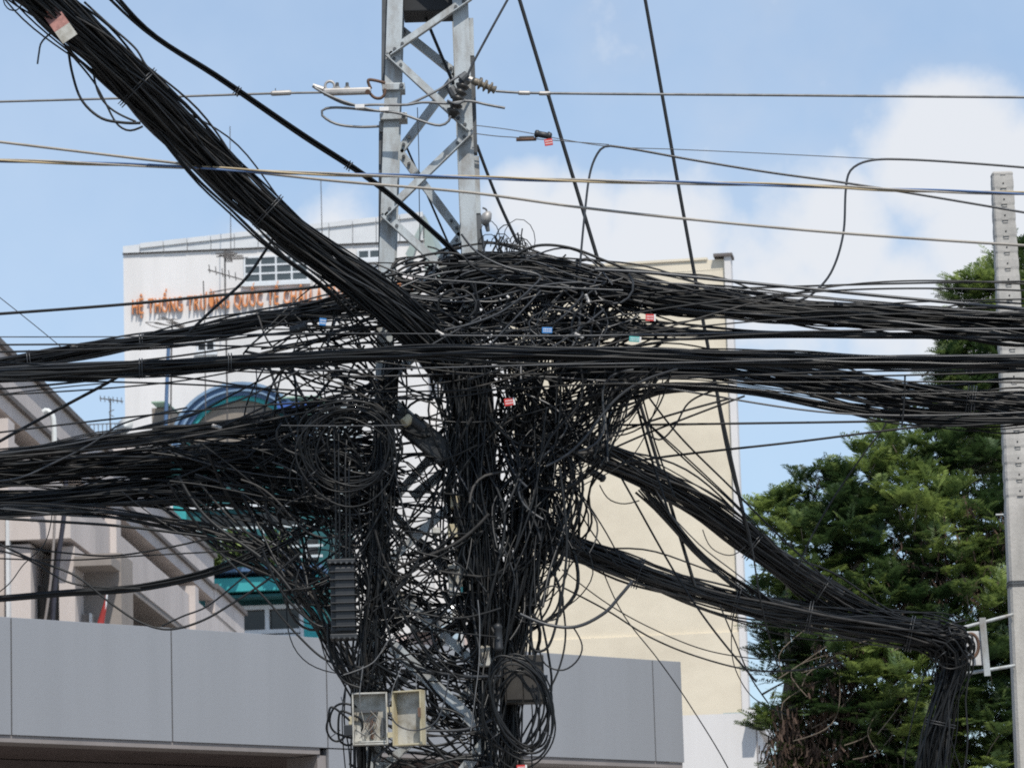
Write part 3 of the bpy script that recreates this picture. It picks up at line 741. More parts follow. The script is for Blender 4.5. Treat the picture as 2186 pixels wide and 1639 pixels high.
# ------------------------------------------------------------------ big feathery tree
def make_tree(label, Y, trunk, limbs, blobs, ntips, seed, podzones, grp='trees behind the concrete pole'):
    rg = np.random.default_rng(seed)
    base = P(*trunk[-1], Y); base[2] = 0
    th = tag(empty('feathery_tree', base), label, 'tree', grp); b0 = np.array(base); ppm = FPX / Y
    v, f = tube_geo(np.concatenate([unproj(crom([(a, b, Y) for a, b in trunk], 20)), base[None]]) - b0, np.linspace(.07, .17, 21), 10); mesh_np('trunk', v, f, bark, th)
    for li in limbs:
        v, f = tube_geo(unproj(crom([(a, b, Y + c) for a, b, c in li], 14)) - b0, np.linspace(.055, .014, 14), 6); mesh_np('limb', v, f, bark, th)
    bl = np.array(blobs, float); wgt = bl[:, 2] ** 2; wgt /= wgt.sum()
    tips = []; outs = []
    while len(tips) < ntips:
        k = rg.choice(len(bl), p=wgt); d = rg.normal(size=3); d /= np.linalg.norm(d)
        if d[1] > .35 and rg.random() < .8: continue
        rr = bl[k, 2] / ppm * (rg.uniform(.7, 1.03) if rg.random() < .7 else rg.uniform(.25, .7)); c = P(bl[k, 0], bl[k, 1], Y + bl[k, 3])
        tips.append(c + d * rr * np.array([1, 1.0, 1])); outs.append(d)
    tips = np.array(tips); outs = np.array(outs)
    V = []; F = []; T = []; cnt = 0; NP = 11
    for tpos, od in zip(tips, outs):
        tone0 = np.clip(.45 + .28 * math.sin(tpos[0] * 3.1 + tpos[2] * 2.3) + rg.normal(0, .16), .05, .9); nf = rg.integers(5, 8)  # tone by clump puts the shadows between foliage clumps into the colour
        for j in range(nf):
            a = rg.uniform(0, 2 * math.pi); d = np.array([math.cos(a), math.sin(a), 0]) * .85 + od * .6 + np.array([0, -.15, .75]); d /= np.linalg.norm(d)
            Lf = rg.uniform(.26, .44); s = np.linspace(.12, 1, NP); droop = rg.uniform(.08, .34)
            ra = tpos[None] + d[None] * (s * Lf)[:, None] + np.array([0, 0, -1])[None] * (droop * Lf * s ** 2)[:, None]
            tg = np.gradient(ra, axis=0); tg /= np.linalg.norm(tg, axis=1)[:, None]
            side = np.cross(tg, [0, 0, 1.0]); side /= np.maximum(np.linalg.norm(side, axis=1), 1e-3)[:, None]
            nrm = np.cross(side, tg)
            ll = (.112 * np.sin(np.clip(s * .86 + .12, 0, 1) * math.pi) ** .6 + .012)[:, None]
            for sg in (-1, 1):
                dirl = side * sg * .86 + tg * .5 + nrm * rg.uniform(-.15, .3) + rg.normal(0, .06, (NP, 3))
                tip = ra + dirl * ll; w = tg * .0135
                mid = ra + dirl * ll * .5
                q = np.stack([ra, mid - w, tip, mid + w], 1)
                V.append(q.reshape(-1, 3)); F.append(np.arange(4 * NP).reshape(NP, 4) + cnt); cnt += 4 * NP
                T.append(np.clip(tone0 + rg.normal(0, .13) + .25 * (s - .5), 0, 1))
    V = np.concatenate(V) - b0; F = np.concatenate(F); T = np.concatenate(T)
    cr_ = mesh_np('crown', V, F, leafm, th, False); cr_['kind'] = 'stuff'; tone_attr(cr_, T)
    # twigs
    V = []; F = []; cnt = 0
    for k in rg.choice(len(tips), min(500, len(tips)), replace=False):
        c = tips[k]; q = np.array([c, c - outs[k] * .3 + rg.normal(0, .05, 3) - [0, 0, .12], c - outs[k] * .7 - [0, 0, .4] + rg.normal(0, .1, 3)])
        v, f = tube_geo(crom(q, 6), np.linspace(.006, .014, 6), 4); V.append(v); F.append(f + cnt); cnt += len(v)
    tw_ = mesh_np('twigs', np.concatenate(V) - b0, np.concatenate(F), bark, th); tw_['kind'] = 'stuff'
    if podzones:
        for _ in range(22):
            x0, y0 = rg.uniform(1660, 2050), rg.uniform(1330, 1640); yy = -rg.uniform(.9, 1.4)
            q = unproj(crom([(x0, y0, Y + yy), (x0 + rg.normal(40, 40), y0 - rg.uniform(20, 60), Y + yy), (x0 + rg.normal(90, 60), y0 - rg.uniform(60, 150), Y + yy + .2)], 12)) - b0
            v, f = tube_geo(q, np.linspace(.006, .003, 12), 5); mesh_np('bare_twig', v, f, mat('dry_twig', (.17, .135, .10), .9, 0, .2, 6), th)
        V = []; cnt = 0
        for (x, y, r, n_) in podzones:
            for _ in range(n_):
                a = rg.uniform(0, 2 * math.pi); q = r * math.sqrt(rg.random()); c = P(x + q * math.cos(a), y + q * math.sin(a), Y - rg.uniform(.3, 1.0))
                for j in range(rg.integers(6, 13)):
                    s = c + rg.normal(0, .06, 3); d = np.array([rg.normal(0, .35), rg.normal(0, .3), -1]) * rg.uniform(.06, .12); w = rg.normal(0, 1, 3); w *= .012 / np.linalg.norm(w)
                    V.append(np.stack([s - w, s + w, s + d + w, s + d - w]))
        V = np.concatenate(V) - b0; F = np.arange(len(V)).reshape(-1, 4)
        pd = mesh_np('seed_pods', V, F, mat('dry_pods', (.085, .052, .036), .9, 0, .35, 9), th, False); pd['kind'] = 'stuff'
    return th
make_tree('large feathery green tree with brown seed pods left of the concrete pole', 45, [(1800, 1150), (1720, 1350), (1690, 1500), (1688, 1700)],
          [[(1700, 1420, 0), (1800, 1250, -.4), (1900, 1100, -.6), (1950, 980, -.3)], [(1690, 1480, 0), (1850, 1400, .4), (2000, 1250, .2), (2100, 1050, 0)], [(1690, 1500, 0), (1680, 1300, -.5), (1690, 1150, -.3)],
           [(1700, 1600, 0), (1900, 1560, -.7), (2080, 1480, -.8)], [(1720, 1350, 0), (1740, 1200, .3), (1740, 1080, 0)]],
          [(1955, 985, 95, 0), (2060, 1010, 110, .2), (2140, 990, 90, .4), (1860, 1060, 95, -.2), (1760, 1070, 60, 0), (1700, 1075, 60, -.1), (1670, 1150, 75, .1), (1730, 1200, 95, -.3), (1830, 1170, 110, -.4),
           (1950, 1150, 125, -.5), (2090, 1160, 130, -.3), (1680, 1300, 70, .1), (1770, 1330, 115, -.3), (1900, 1310, 130, -.6), (2040, 1320, 140, -.6), (2150, 1300, 110, -.2), (1690, 1420, 70, .2),
           (1800, 1470, 120, -.5), (1950, 1470, 140, -.8), (2100, 1470, 140, -.7), (1690, 1570, 80, .1), (1800, 1620, 110, -.3), (1930, 1620, 130, -.6), (2080, 1620, 140, -.8), (2200, 1500, 120, -.3), (2220, 1150, 110, 0),
           (1760, 1740, 130, 0), (2000, 1760, 160, -.3), (2180, 1720, 150, -.2), (2330, 1080, 130, 0), (2350, 1280, 150, 0), (2330, 1480, 150, 0), (2450, 1250, 130, .2), (2340, 1650, 150, 0), (2450, 1450, 130, .2)],
          2300, 3, [(1760, 1540, 110, 140), (1690, 1600, 60, 50), (1900, 1390, 150, 130), (2060, 1200, 120, 110), (1960, 1260, 120, 80), (1930, 1560, 140, 100), (1820, 1440, 90, 80)])
make_tree('darker feathery tree top rising behind the upper part of the concrete pole', 49, [(2130, 760), (2160, 1000), (2180, 1400), (2190, 1700)],
          [[(2165, 1050, 0), (2120, 850, -.2), (2085, 640, 0)], [(2165, 1000, 0), (2180, 800, .2), (2190, 600, 0)], [(2160, 1020, 0), (2060, 900, -.2), (2030, 780, 0)]],
          [(2095, 635, 62, 0), (2060, 650, 34, 0), (2175, 610, 75, .1), (2140, 720, 110, .2), (2210, 700, 110, 0), (2075, 790, 85, 0), (2040, 760, 45, 0), (2160, 830, 115, -.1), (2100, 890, 100, 0), (2040, 860, 55, .1), (2210, 880, 100, 0), (2085, 960, 80, 0), (2180, 980, 100, 0), (2240, 600, 90, 0), (2310, 760, 120, 0), (2300, 900, 120, 0), (2380, 860, 110, 0), (2330, 650, 90, 0)],
          640, 5, [])

# ------------------------------------------------------------------ cable materials
cb0 = mat('black_cable', (0.0075, 0.0085, 0.0095), 0.42, 0, 0.2, 7, spec=.34)
cb1 = mat('worn_black_cable', (0.013, 0.014, 0.015), 0.5, 0, 0.25, 6, spec=.34)
cb2 = mat('glossy_black_cable', (0.006, 0.007, 0.008), 0.30, 0, 0.2, 7, spec=.34)
cg = mat('grey_black_cable', (0.046, 0.049, 0.054), 0.36, 0, 0.2, 6)  # grey raised to stand in for sunlit highlights on cables
alu = mat('weathered_aluminium_wire', (0.22, 0.22, 0.22), 0.5, 0.4, 0.2, 10)
alub = mat('beige_insulated_wire', (0.34, 0.31, 0.27), 0.6, 0, 0.15, 6)
tanw = mat('tan_wire', (0.42, 0.33, 0.20), 0.6, 0, 0.15, 6)
bluw = mat('blue_wire', (0.09, 0.16, 0.32), 0.6, 0, 0.15, 6)
cdu = mat('dusty_cable', (0.046, 0.043, 0.040), 0.7, 0, 0.35, 9)
CM = [cb0, cb0, cb1, cb2, cb0, cg, cb1, cb0, cb2, cb0, cdu, cb1, cb0]
KM = [cb0, cg, cg, cg, cdu, cb1, cb2]  # knot mix heavy in grey, its sun highlights painted into the colour
rg = np.random.default_rng(21)

def full(pts, Y):
    return [(p[0], p[1], p[2] if len(p) > 2 else Y) for p in pts]
def cable(name, label, pts, r=.006, m=None, Y=23.0, group=None, cat='cable', n=None, sides=6, parent=None):
    pts = full(pts, Y); a = np.array(pts)
    ln = np.abs(np.diff(a[:, :2], axis=0)).sum()
    q = unproj(run_on(crom(a, n or int(np.clip(ln / 12, 10, 110)))))
    v, f = tube_geo(q, r, sides); o = mesh_np(name, v, f, m or cb0, parent, origin=q[0] if parent is None else None)
    if parent is None: tag(o, label, cat, group)
    return o

def strands(path, n, rad, seed, wob=.22, ext=0.0, M=None, depth=.75):
    """n strand polylines (photo px, px, distance) following a path of (x, y, Y, half width px)"""
    g = np.random.default_rng(seed); a = np.array(path, float)
    ln = np.linalg.norm(np.diff(a[:, :2], axis=0), axis=1).sum(); M = M or int(np.clip(ln / 28, 14, 70))
    c = crom(a, M); tg = np.gradient(c[:, :2], axis=0); tg /= np.maximum(np.linalg.norm(tg, axis=1), 1e-6)[:, None]
    nx = np.stack([-tg[:, 1], tg[:, 0]], 1); t = np.linspace(0, 1, M); res = []
    for k in range(n):
        rr = math.sqrt(g.random()) if k > n * .3 else g.uniform(.75, 1.0); th = g.uniform(0, 2 * math.pi)
        u0, w0 = rr * math.cos(th), rr * math.sin(th)
        fr = ln / 700.0
        u = u0 + wob * (np.sin(2 * math.pi * (t * fr * g.uniform(.4, 1.3) + g.random())) * .7 + np.sin(2 * math.pi * (t * fr * g.uniform(1.5, 3.2) + g.random())) * .3) * g.uniform(.3, 1)
        w = w0 + wob * np.sin(2 * math.pi * (t * fr * g.uniform(.4, 1.3) + g.random()))
        if k % 8 == 5: u = u * 1.0 + max(wob, .3) * 1.9 * np.sin(2 * math.pi * (t * fr * g.uniform(.5, 1.1) + g.random()))
        hwm = 1 + .10 * np.sin(t * ln / 90 + u0 * 2) * np.sin(t * ln / 173)
        u = u * hwm
        p = c[:, :3].copy(); p[:, :2] += nx * (u * c[:, 3] * .86)[:, None]; p[:, 2] += w * c[:, 3] / (FPX / c[:, 2]) * depth
        if ext and g.random() < .5:
            m0 = int(M * g.uniform(0, ext)); m1 = M - int(M * g.uniform(0, ext)); p = p[m0:max(m1, m0 + 6)]
        p = run_on(p, c[0, :3] - c[2, :3], c[-1, :3] - c[-3, :3])
        res.append((p, g.uniform(*rad) * (1.45 if k % 9 == 4 else 1)))
    return res

def bundle(name, label, path, n, rad=(.0038, .0068), seed=1, wob=.22, ext=0.0, ties=(), mats=None, depth=.75, extra=()):
    st = strands(path, n, rad, seed, wob, ext, depth=depth)
    for pts, r in extra: st.append((crom(full(pts, path[0][2]), 24), r))
    b0 = P(*path[0][:3]); th = tag(empty(name, b0), label, 'cable bundle'); g = np.random.default_rng(seed + 99)
    for p, r in st:
        v, f = tube_geo(unproj(p), r, 5); mesh_np('cable', v - b0, f, (mats or CM)[g.integers(0, len(mats or CM))], th)
    a = np.array(path, float); c = crom(a, 100)
    for tpos in ties:
        i = int(tpos * 98) + 1; tg = c[i + 1, :2] - c[i - 1, :2]; tg /= np.linalg.norm(tg); nn = np.array([-tg[1], tg[0]])
        ppm = FPX / c[i, 2]; ring = []
        for tt in np.linspace(0, 2 * math.pi * 2.1, 44):
            w = (c[i, 3] * 1.05 + 2.5); q = c[i, :2] + nn * math.cos(tt) * w + tg * (tt * .9 - 5); ring.append((q[0], q[1], c[i, 2] - math.sin(tt) * w / ppm * depth * 1.1))
        v, f = tube_geo(unproj(ring), .0032, 5); mesh_np('tie_wire', v - b0, f, cg, th)
    return th

# ------------------------------------------------------------------ big bundles
bundle('cable_bundle', 'thickest black cable bundle slanting down from the top left corner to the lattice pole',
       [(-40, -120, 20.6, 52), (100, 5, 20.9, 52), (230, 125, 21.3, 50), (430, 318, 22.0, 48), (585, 462, 22.4, 40), (695, 548, 22.7, 43), (840, 655, 22.9, 52), (925, 735, 23.0, 50), (965, 790, 23.05, 45)],
       135, (.0046, .008), 1, .32, 0, (.33, .62), depth=.7, mats=[cb0, cb1, cg, cb1, cb0, cb2, cdu])  # extra grey strands carry the bundle's highlights in their colour
bundle('cable_bundle', 'slim pair of black cables running diagonally above the thickest bundle',
       [(225, -20, 21.2, 20), (320, 72, 21.5, 7), (460, 163, 21.9, 7.5), (650, 292, 22.4, 8), (800, 392, 22.8, 7), (920, 492, 23.0, 6), (1000, 570, 23.1, 9)], 5, (.006, .009), 2, .1, 0, (.36, .66))
bundle('cable_bundle', 'two black cables hanging free just below the thickest slanting bundle',
       [(330, 275, 21.7, 6), (420, 380, 21.9, 12), (490, 445, 22.1, 14), (570, 520, 22.3, 14), (690, 610, 22.6, 12), (800, 720, 22.9, 18), (870, 800, 23, 20)], 4, (.006, .009), 3, .2)
bundle('cable_bundle', 'upper left cable bundle rising from the left edge past the orange lettering',
       [(-80, 792, 24.0, 16), (60, 768, 24.0, 17), (170, 750, 23.9, 15), (320, 727, 23.8, 14), (480, 700, 23.6, 16), (640, 671, 23.4, 20), (760, 645, 23.3, 26), (880, 640, 23.2, 34), (1000, 660, 23.2, 30)], 38, (.004, .0075), 4, .5, .2, (.13, .35))
bundle('cable_bundle', 'straight black cable bundle crossing the whole picture in front of the lattice pole',
       [(-80, 806, 22.9, 15), (150, 796, 22.8, 18), (420, 778, 22.75, 17), (650, 764, 22.7, 15), (930, 752, 22.65, 17), (1250, 756, 22.6, 19), (1600, 766, 22.6, 19), (1900, 770, 22.6, 16), (2280, 770, 22.6, 17)], 32, (.0042, .0078), 5, .42, 0, (.16, .24))
bundle('cable_bundle', 'massive dark cable bundle entering from the left edge below the middle',
       [(-90, 1008, 23.6, 30), (130, 1002, 23.6, 32), (330, 985, 23.55, 40), (520, 972, 23.5, 52), (680, 975, 23.4, 74), (730, 985, 23.4, 78), (850, 1000, 23.35, 78)], 74, (.004, .0085), 6, .6, .08)
bundle('cable_bundle', 'flat dark cable bundle directly below the massive one at the left edge',
       [(-90, 1076, 23.5, 24), (130, 1064, 23.5, 24), (330, 1046, 23.5, 34), (520, 1040, 23.45, 46), (680, 1050, 23.4, 60), (740, 1058, 23.35, 60), (850, 1080, 23.3, 64)], 54, (.004, .0085), 46, .6, .08)
bundle('cable_bundle', 'upper fringe of cables above the massive left bundle by the arched gable',
       [(-80, 985, 23.3, 14), (150, 955, 23.3, 16), (350, 930, 23.3, 16), (540, 912, 23.3, 22), (700, 885, 23.3, 44), (830, 860, 23.3, 70)], 44, (.0035, .006), 7, .55, .2)
bundle('cable_bundle', 'lower left cables peeling off the massive bundle down towards the ribbed closure',
       [(-80, 1090, 23.2, 15), (160, 1088, 23.2, 16), (320, 1108, 23.2, 14), (460, 1140, 23.2, 18), (580, 1190, 23.2, 32), (670, 1280, 23.2, 36), (730, 1390, 23.2, 28), (780, 1500, 23.2, 22)], 22, (.004, .007), 8, .5, .1)
bundle('cable_bundle', 'upper right cable bundle leaving the knot and thickening towards the concrete pole',
       [(940, 590, 23.2, 40), (1080, 575, 23.1, 36), (1220, 592, 23.1, 36), (1400, 630, 23.1, 34), (1620, 658, 23.0, 28), (1850, 676, 23.0, 28), (2050, 690, 23.0, 32), (2290, 706, 23.0, 38)], 94, (.0042, .008), 9, .5, .06)
bundle('cable_bundle', 'thin row of cables sagging between the two upper right bundles',
       [(1180, 700, 23.2, 30), (1400, 706, 23.1, 20), (1600, 714, 23.1, 9), (1800, 715, 23.0, 8), (2000, 716, 23.0, 8), (2290, 722, 22.9, 10)], 20, (.004, .007), 10, .4)
bundle('cable_bundle', 'middle right cable bundle fanning out then gathering at the right edge',
       [(1190, 790, 23.4, 26), (1420, 780, 23.3, 24), (1600, 788, 23.2, 26), (1760, 815, 23.2, 34), (1930, 846, 23.1, 38), (2060, 862, 23.1, 36), (2290, 880, 23.0, 34)], 66, (.004, .0078), 11, .58, .08, (.80, .805, .81))
bundle('cable_bundle', 'loose lower strand of cables bowing below the middle right bundle',
       [(1180, 870, 23.4, 30), (1330, 838, 23.3, 24), (1480, 824, 23.2, 14), (1600, 832, 23.2, 12), (1760, 862, 23.1, 14), (1920, 888, 23.1, 12), (2060, 896, 23.0, 10), (2290, 895, 23.0, 8)], 20, (.004, .007), 12, .5, .1)
bundle('cable_bundle', 'upper of the two dark bundles slanting down right to the white bracket',
       [(1130, 890, 23.7, 30), (1240, 955, 23.8, 30), (1380, 1020, 24.2, 28), (1510, 1092, 24.7, 30), (1640, 1188, 25.2, 30), (1780, 1280, 25.8, 34), (1900, 1335, 26.3, 28), (2020, 1362, 26.5, 28)], 64, (.0042, .0075), 13, .48, .05, (.55, .72))
bundle('cable_bundle', 'lower of the two dark bundles slanting right to the white bracket',
       [(1120, 1110, 23.6, 30), (1220, 1165, 23.8, 28), (1340, 1215, 24.1, 30), (1460, 1253, 24.6, 28), (1600, 1292, 25.2, 30), (1760, 1322, 25.7, 32), (1910, 1346, 26.2, 32), (2000, 1362, 26.4, 38), (2062, 1368, 26.5, 34)],
       74, (.0042, .0075), 14, .52, .05, (.27, .49, .66, .88))
bundle('cable_bundle', 'rough dark bundle dropping from the white bracket down to the bottom edge',
       [(1960, 1352, 26.35, 28), (2025, 1378, 26.4, 34), (2036, 1420, 26.45, 32), (2020, 1480, 26.45, 27), (2004, 1560, 26.45, 30), (1994, 1640, 26.45, 33), (1986, 1780, 26.45, 30)], 60, (.0045, .009), 44, .85, .12, (.5,), mats=[cb0, cb0, cb1, cb2])
bundle('cable_bundle', 'thin rope of cables linking the two slanting right bundles over the cream wall',
       [(1370, 1040, 24.2, 20), (1430, 1110, 24.4, 12), (1490, 1180, 24.7, 10), (1560, 1240, 25.0, 12), (1640, 1295, 25.3, 16)], 15, (.004, .006), 15, .5, .1)
bundle('cable_bundle', 'heavy drooping cable pair at the left in front of the pink balconies',
       [(-60, 1282, 23.1, 9), (120, 1268, 23.1, 8), (300, 1254, 23.1, 8), (450, 1222, 23.1, 8), (560, 1180, 23.1, 9), (680, 1120, 23.2, 14)], 7, (.005, .008), 16, .2)
bundle('cable_bundle', 'dark column of cables strapped down the right leg of the lattice pole',
       [(985, 700, 23.15, 40), (1000, 800, 23.1, 46), (1005, 950, 23.1, 46), (1020, 1120, 23.1, 44), (1035, 1280, 23.1, 36), (1040, 1450, 23.15, 20), (1045, 1720, 23.15, 18)], 104, (.004, .0072), 17, .8, .12)
bundle('cable_bundle', 'dark column of cables strapped down the left leg of the lattice pole',
       [(840, 760, 23.2, 14), (826, 900, 23.15, 22), (815, 1050, 23.1, 30), (805, 1200, 23.1, 30), (790, 1330, 23.1, 26), (775, 1460, 23.1, 18), (772, 1700, 23.2, 12)], 28, (.004, .007), 18, .9, .1)
bundle('cable_bundle', 'ragged right hand column of cables hanging beside the lattice pole over the cream wall',
       [(1130, 740, 23.4, 70), (1140, 860, 23.4, 66), (1140, 1000, 23.4, 60), (1130, 1120, 23.3, 52), (1115, 1250, 23.3, 38), (1100, 1370, 23.3, 26), (1092, 1500, 23.25, 22), (1090, 1720, 23.25, 20)], 60, (.004, .0068), 19, 1.0, .15)
bundle('cable_bundle', 'cables crossing from the left bundle behind the coil down to the ribbed closure',
       [(600, 900, 23.3, 40), (680, 1000, 23.3, 60), (740, 1120, 23.25, 60), (790, 1250, 23.2, 44), (840, 1350, 23.2, 30)], 24, (.0038, .0065), 20, 1.0, .1)

# ------------------------------------------------------------------ single overhead wires
S = []
def one(label, pts, r=.006, m=None, Y=22.6, name='overhead_cable', **k): return cable(name, label, pts, r, m, Y, **k)
one('grey power wire running left from the clamp at the top', [(-60, 219), (300, 209), (580, 200), (690, 198)], .0075, alu, 23.15, name='power_wire')
one('grey power wire running right from the ribbed insulator to the right edge', [(1058, 195, 23.3), (1130, 199, 23.3), (1700, 204, 23.2), (2280, 209, 23.0)], .0085, alu, name='power_wire')
one('pale beige wire sloping gently across the whole picture', [(-60, 296, 22.2), (390, 350, 22.1), (700, 385), (1000, 411), (1240, 443), (1480, 469), (1800, 498), (2280, 530)], .0085, alub, 22.1, name='insulated_wire')
tw3 = tag(empty('twisted_wire', P(0, 344, 22.0)), 'twisted blue and tan wire crossing the whole picture', 'wire')
c = crom([(-2600, 260, 22.0), (-60, 341, 22.0), (400, 357, 22.0), (640, 370, 22.0), (1000, 379, 22.0), (1230, 386, 22.0), (1700, 396, 22.0), (1900, 405, 22.0), (2280, 416, 22.0), (5200, 500, 22.0)], 420); c = c[c[:, 0] < 6000]; q = unproj(c); b0 = np.array(tw3.location)
ph = np.linspace(0, 2 * math.pi * 13.5, 420)
for k, m in enumerate((tanw, bluw, alub)):
    off = np.stack([0 * ph, np.cos(ph + k * 2.1) * .0075, np.sin(ph + k * 2.1) * .0075], 1)
    v, f = tube_geo(q + off, .0062, 6); mesh_np('strand', v - b0, f, m, tw3)
one('thick black guy cable descending from the top edge right of the lattice pole', [(1100, -30, 24.6), (1278, 560, 24.6)], .0135, cb1, n=12, name='guy_cable')
one('lower run of the steep guy cable across the cream wall', [(1356, 828, 24.6), (1420, 1040, 24.6), (1484, 1252, 24.6)], .012, cb1, n=12, name='guy_cable')
one('long black guy cable descending right of it all the way to the cream building corner', [(1372, -30, 24.8), (1487, 610, 24.8), (1540, 885, 24.8), (1603, 1165, 24.8)], .0125, cb1, n=14, name='guy_cable')
one('second thinner cable beside the long guy cable at the building corner', [(1530, 850, 24.6), (1560, 1000, 24.6), (1600, 1140, 24.6), (1625, 1290, 24.6), (1660, 1420, 24.9)], .006, cb1, name='guy_cable')
one('grey cable rising from the insulators to the top edge', [(1092, -15), (1010, 135), (996, 168)], .008, cg, 23.1)
one('black cable hanging from the dark cabinet inside the lattice pole', [(905, 30), (928, 85), (968, 180)], .011, cb0, 23.5)
one('black cable behind the right leg dropping to the knot', [(1018, 310), (1060, 420), (1106, 520)], .011, cb0, 23.9)
one('thin black cable falling behind the left leg', [(866, 310), (905, 400), (945, 492), (975, 560)], .0075, cb0, 23.9)
one('thin vertical wire hanging inside the lattice pole', [(891, 230), (894, 330), (895, 420), (897, 530)], .003, cg, 23.3)
one('looped grey cable bending over and running down right from the knot', [(1238, 570), (1250, 440), (1262, 360), (1283, 318), (1305, 312), (1480, 342), (1640, 368), (1800, 390), (2000, 422), (2280, 470)], .0075, cg, 22.9)
one('grey cable curling up in a hook shape at the right above the bundles', [(1700, 643), (1735, 627), (1775, 580), (1800, 500), (1806, 400), (1815, 365), (1845, 346), (1900, 340), (2060, 348), (2280, 366)], .0075, cg, 22.9)
one('very thin wire from the lattice pole through the two dark splices to the right', [(1015, 268), (1100, 279), (1190, 296), (1300, 313), (1440, 319), (1640, 328), (1900, 341)], .0028, cg, 23.2, name='thin_wire')
one('thin wire just below it ending at the red splice', [(1012, 285), (1060, 291), (1105, 294), (1300, 309)], .003, cg, 23.2, name='thin_wire')
one('dark cable crossing in front of the orange lettering', [(-60, 674), (263, 650), (480, 629), (700, 610), (900, 575)], .0095, cb1, 22.9)
one('black cable slanting down from the thickest bundle in front of the lettering', [(588, 500), (560, 545), (520, 600), (460, 655), (405, 708)], .0095, cb1, 22.6)
one('thin wire slanting over the blue sky at the left edge', [(-30, 612), (60, 683), (132, 742)], .003, cb1, 23.6, name='thin_wire')
one('thin straight wire above the upper left bundle', [(-60, 719), (200, 719), (420, 717), (700, 712), (960, 713)], .0035, cg, 22.8, name='thin_wire')
one('black cable running up to the right over the left roof', [(-30, 958), (60, 908), (140, 865), (228, 818), (262, 798)], .010, cb0, 23.0)
one('thin dark wire below the straight bundle at the left', [(-30, 846), (120, 828), (225, 818)], .004, cb1, 22.9, name='thin_wire')
one('lower flat dark cable crossing the cream wall to the right bundle', [(1330, 907), (1560, 904), (1880, 899), (2120, 892)], .0075, cb1, 23.6)
one('dark cable rising right across the cream wall under the flat one', [(1320, 990), (1440, 972), (1700, 943), (1900, 918), (2050, 902)], .0075, cb1, 23.6)
one('short vertical cable dropping from the middle right bundle', [(1932, 800), (1930, 860), (1925, 912)], .006, cb1, 22.9)
one('thin cable dropping in front of the tree from a small hook', [(1912, 894), (1900, 890), (1885, 915), (1850, 960), (1815, 1010), (1775, 1070), (1730, 1150), (1700, 1220)], .005, cb1, 23.6)
one('deep sagging cable in front of the grey canopy at the left', [(-40, 1140), (60, 1190), (160, 1228), (240, 1290), (300, 1328), (360, 1343), (430, 1325), (500, 1285), (570, 1238), (640, 1180)], .0072, cb1, 22.9)
one('second sagging cable just above the deep one', [(-40, 1168), (50, 1190), (140, 1240), (200, 1252), (300, 1256)], .006, cb1, 22.95)
one('curling black cable running from the canopy edge up right', [(345, 1336), (390, 1315), (440, 1295), (510, 1240), (545, 1210)], .0055, cb0, 22.9)
one('black cable bowing in front of the pink wall at the left', [(-40, 1160), (60, 1170), (140, 1180), (240, 1186), (350, 1170), (450, 1148)], .0058, cb0, 23.1)
one('flat cable in front of the pink wall below the bowing one', [(-40, 1190), (150, 1195), (300, 1186), (560, 1172)], .0048, cb0, 23.1)
one('thick cable skirting the bottom of the massive left bundle', [(-40, 1104), (100, 1112), (250, 1122), (400, 1140), (540, 1160)], .009, cb0, 23.0)
one('thin cable looping down the wall at the far left', [(112, 1090), (95, 1160), (50, 1205), (20, 1245), (-20, 1275)], .0035, cb0, 23.0)
one('curved cable lying over the massive left bundle', [(-40, 1028), (40, 1020), (110, 990), (190, 950), (260, 905), (400, 870)], .0058, cg, 22.9)
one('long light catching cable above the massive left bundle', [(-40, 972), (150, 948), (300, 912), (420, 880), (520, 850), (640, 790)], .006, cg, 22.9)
one('cable arcing across the arched gable', [(260, 920), (400, 890), (500, 840), (580, 800), (660, 770)], .006, cb1, 22.9)
one('cable crossing the arched gable to the coil', [(470, 912), (580, 860), (660, 815), (720, 790)], .006, cb1, 22.9)
one('thin straight wire passing over the coil', [(600, 908), (760, 909), (870, 907)], .0035, cg, 22.6, name='thin_wire')
one('thick grey cable swinging out in a wide curve over the cream wall', [(1110, 1310), (1170, 1333), (1230, 1337), (1290, 1308), (1325, 1270), (1350, 1240)], .0105, cg, 22.9)
one('round black loop hanging over the grey canopy to the right of the pole', [(1150, 1380), (1165, 1418), (1200, 1430), (1230, 1412), (1243, 1380), (1225, 1340)], .0052, cb1, 22.9)
one('circular loop of cable beside the right column', [(1130, 1300), (1150, 1265), (1185, 1250), (1202, 1275), (1195, 1315), (1160, 1325), (1135, 1310)], .005, cb1, 22.9)
one('long loop hanging beside the right column against the cream wall', [(1195, 1000), (1210, 1150), (1204, 1240), (1190, 1320), (1170, 1380), (1145, 1390), (1125, 1360)], .0085, cb1, 22.9)
one('slim cable sloping over the cream wall to the tree below the slanting bundles', [(1205, 1255), (1300, 1305), (1385, 1358), (1480, 1398), (1600, 1429), (1700, 1430), (1800, 1412)], .0058, cb1, 24.0)
one('thin companion cable just above it over the cream wall', [(1200, 1215), (1300, 1290), (1390, 1340), (1500, 1385), (1610, 1405), (1700, 1408)], .004, cb1, 24.0)
one('straight cable falling across the cream wall from the upper slanting bundle', [(1310, 990), (1353, 1067), (1448, 1234), (1520, 1340), (1615, 1455)], .007, cb1, 24.0)
one('straight cable crossing down to the corner of the low white building', [(1536, 1290), (1570, 1370), (1600, 1440), (1640, 1500)], .005, cb1, 24.4)
one('thin cable curling down at the corner of the cream building', [(1565, 1310), (1562, 1390), (1575, 1440), (1610, 1490), (1680, 1525)], .0035, cb1, 24.4)
one('cable ending in front of the grey canopy from the lower slanting bundle', [(1280, 1200), (1330, 1310), (1404, 1406), (1470, 1500), (1560, 1650), (1600, 1760)], .004, cb1, 24.0)
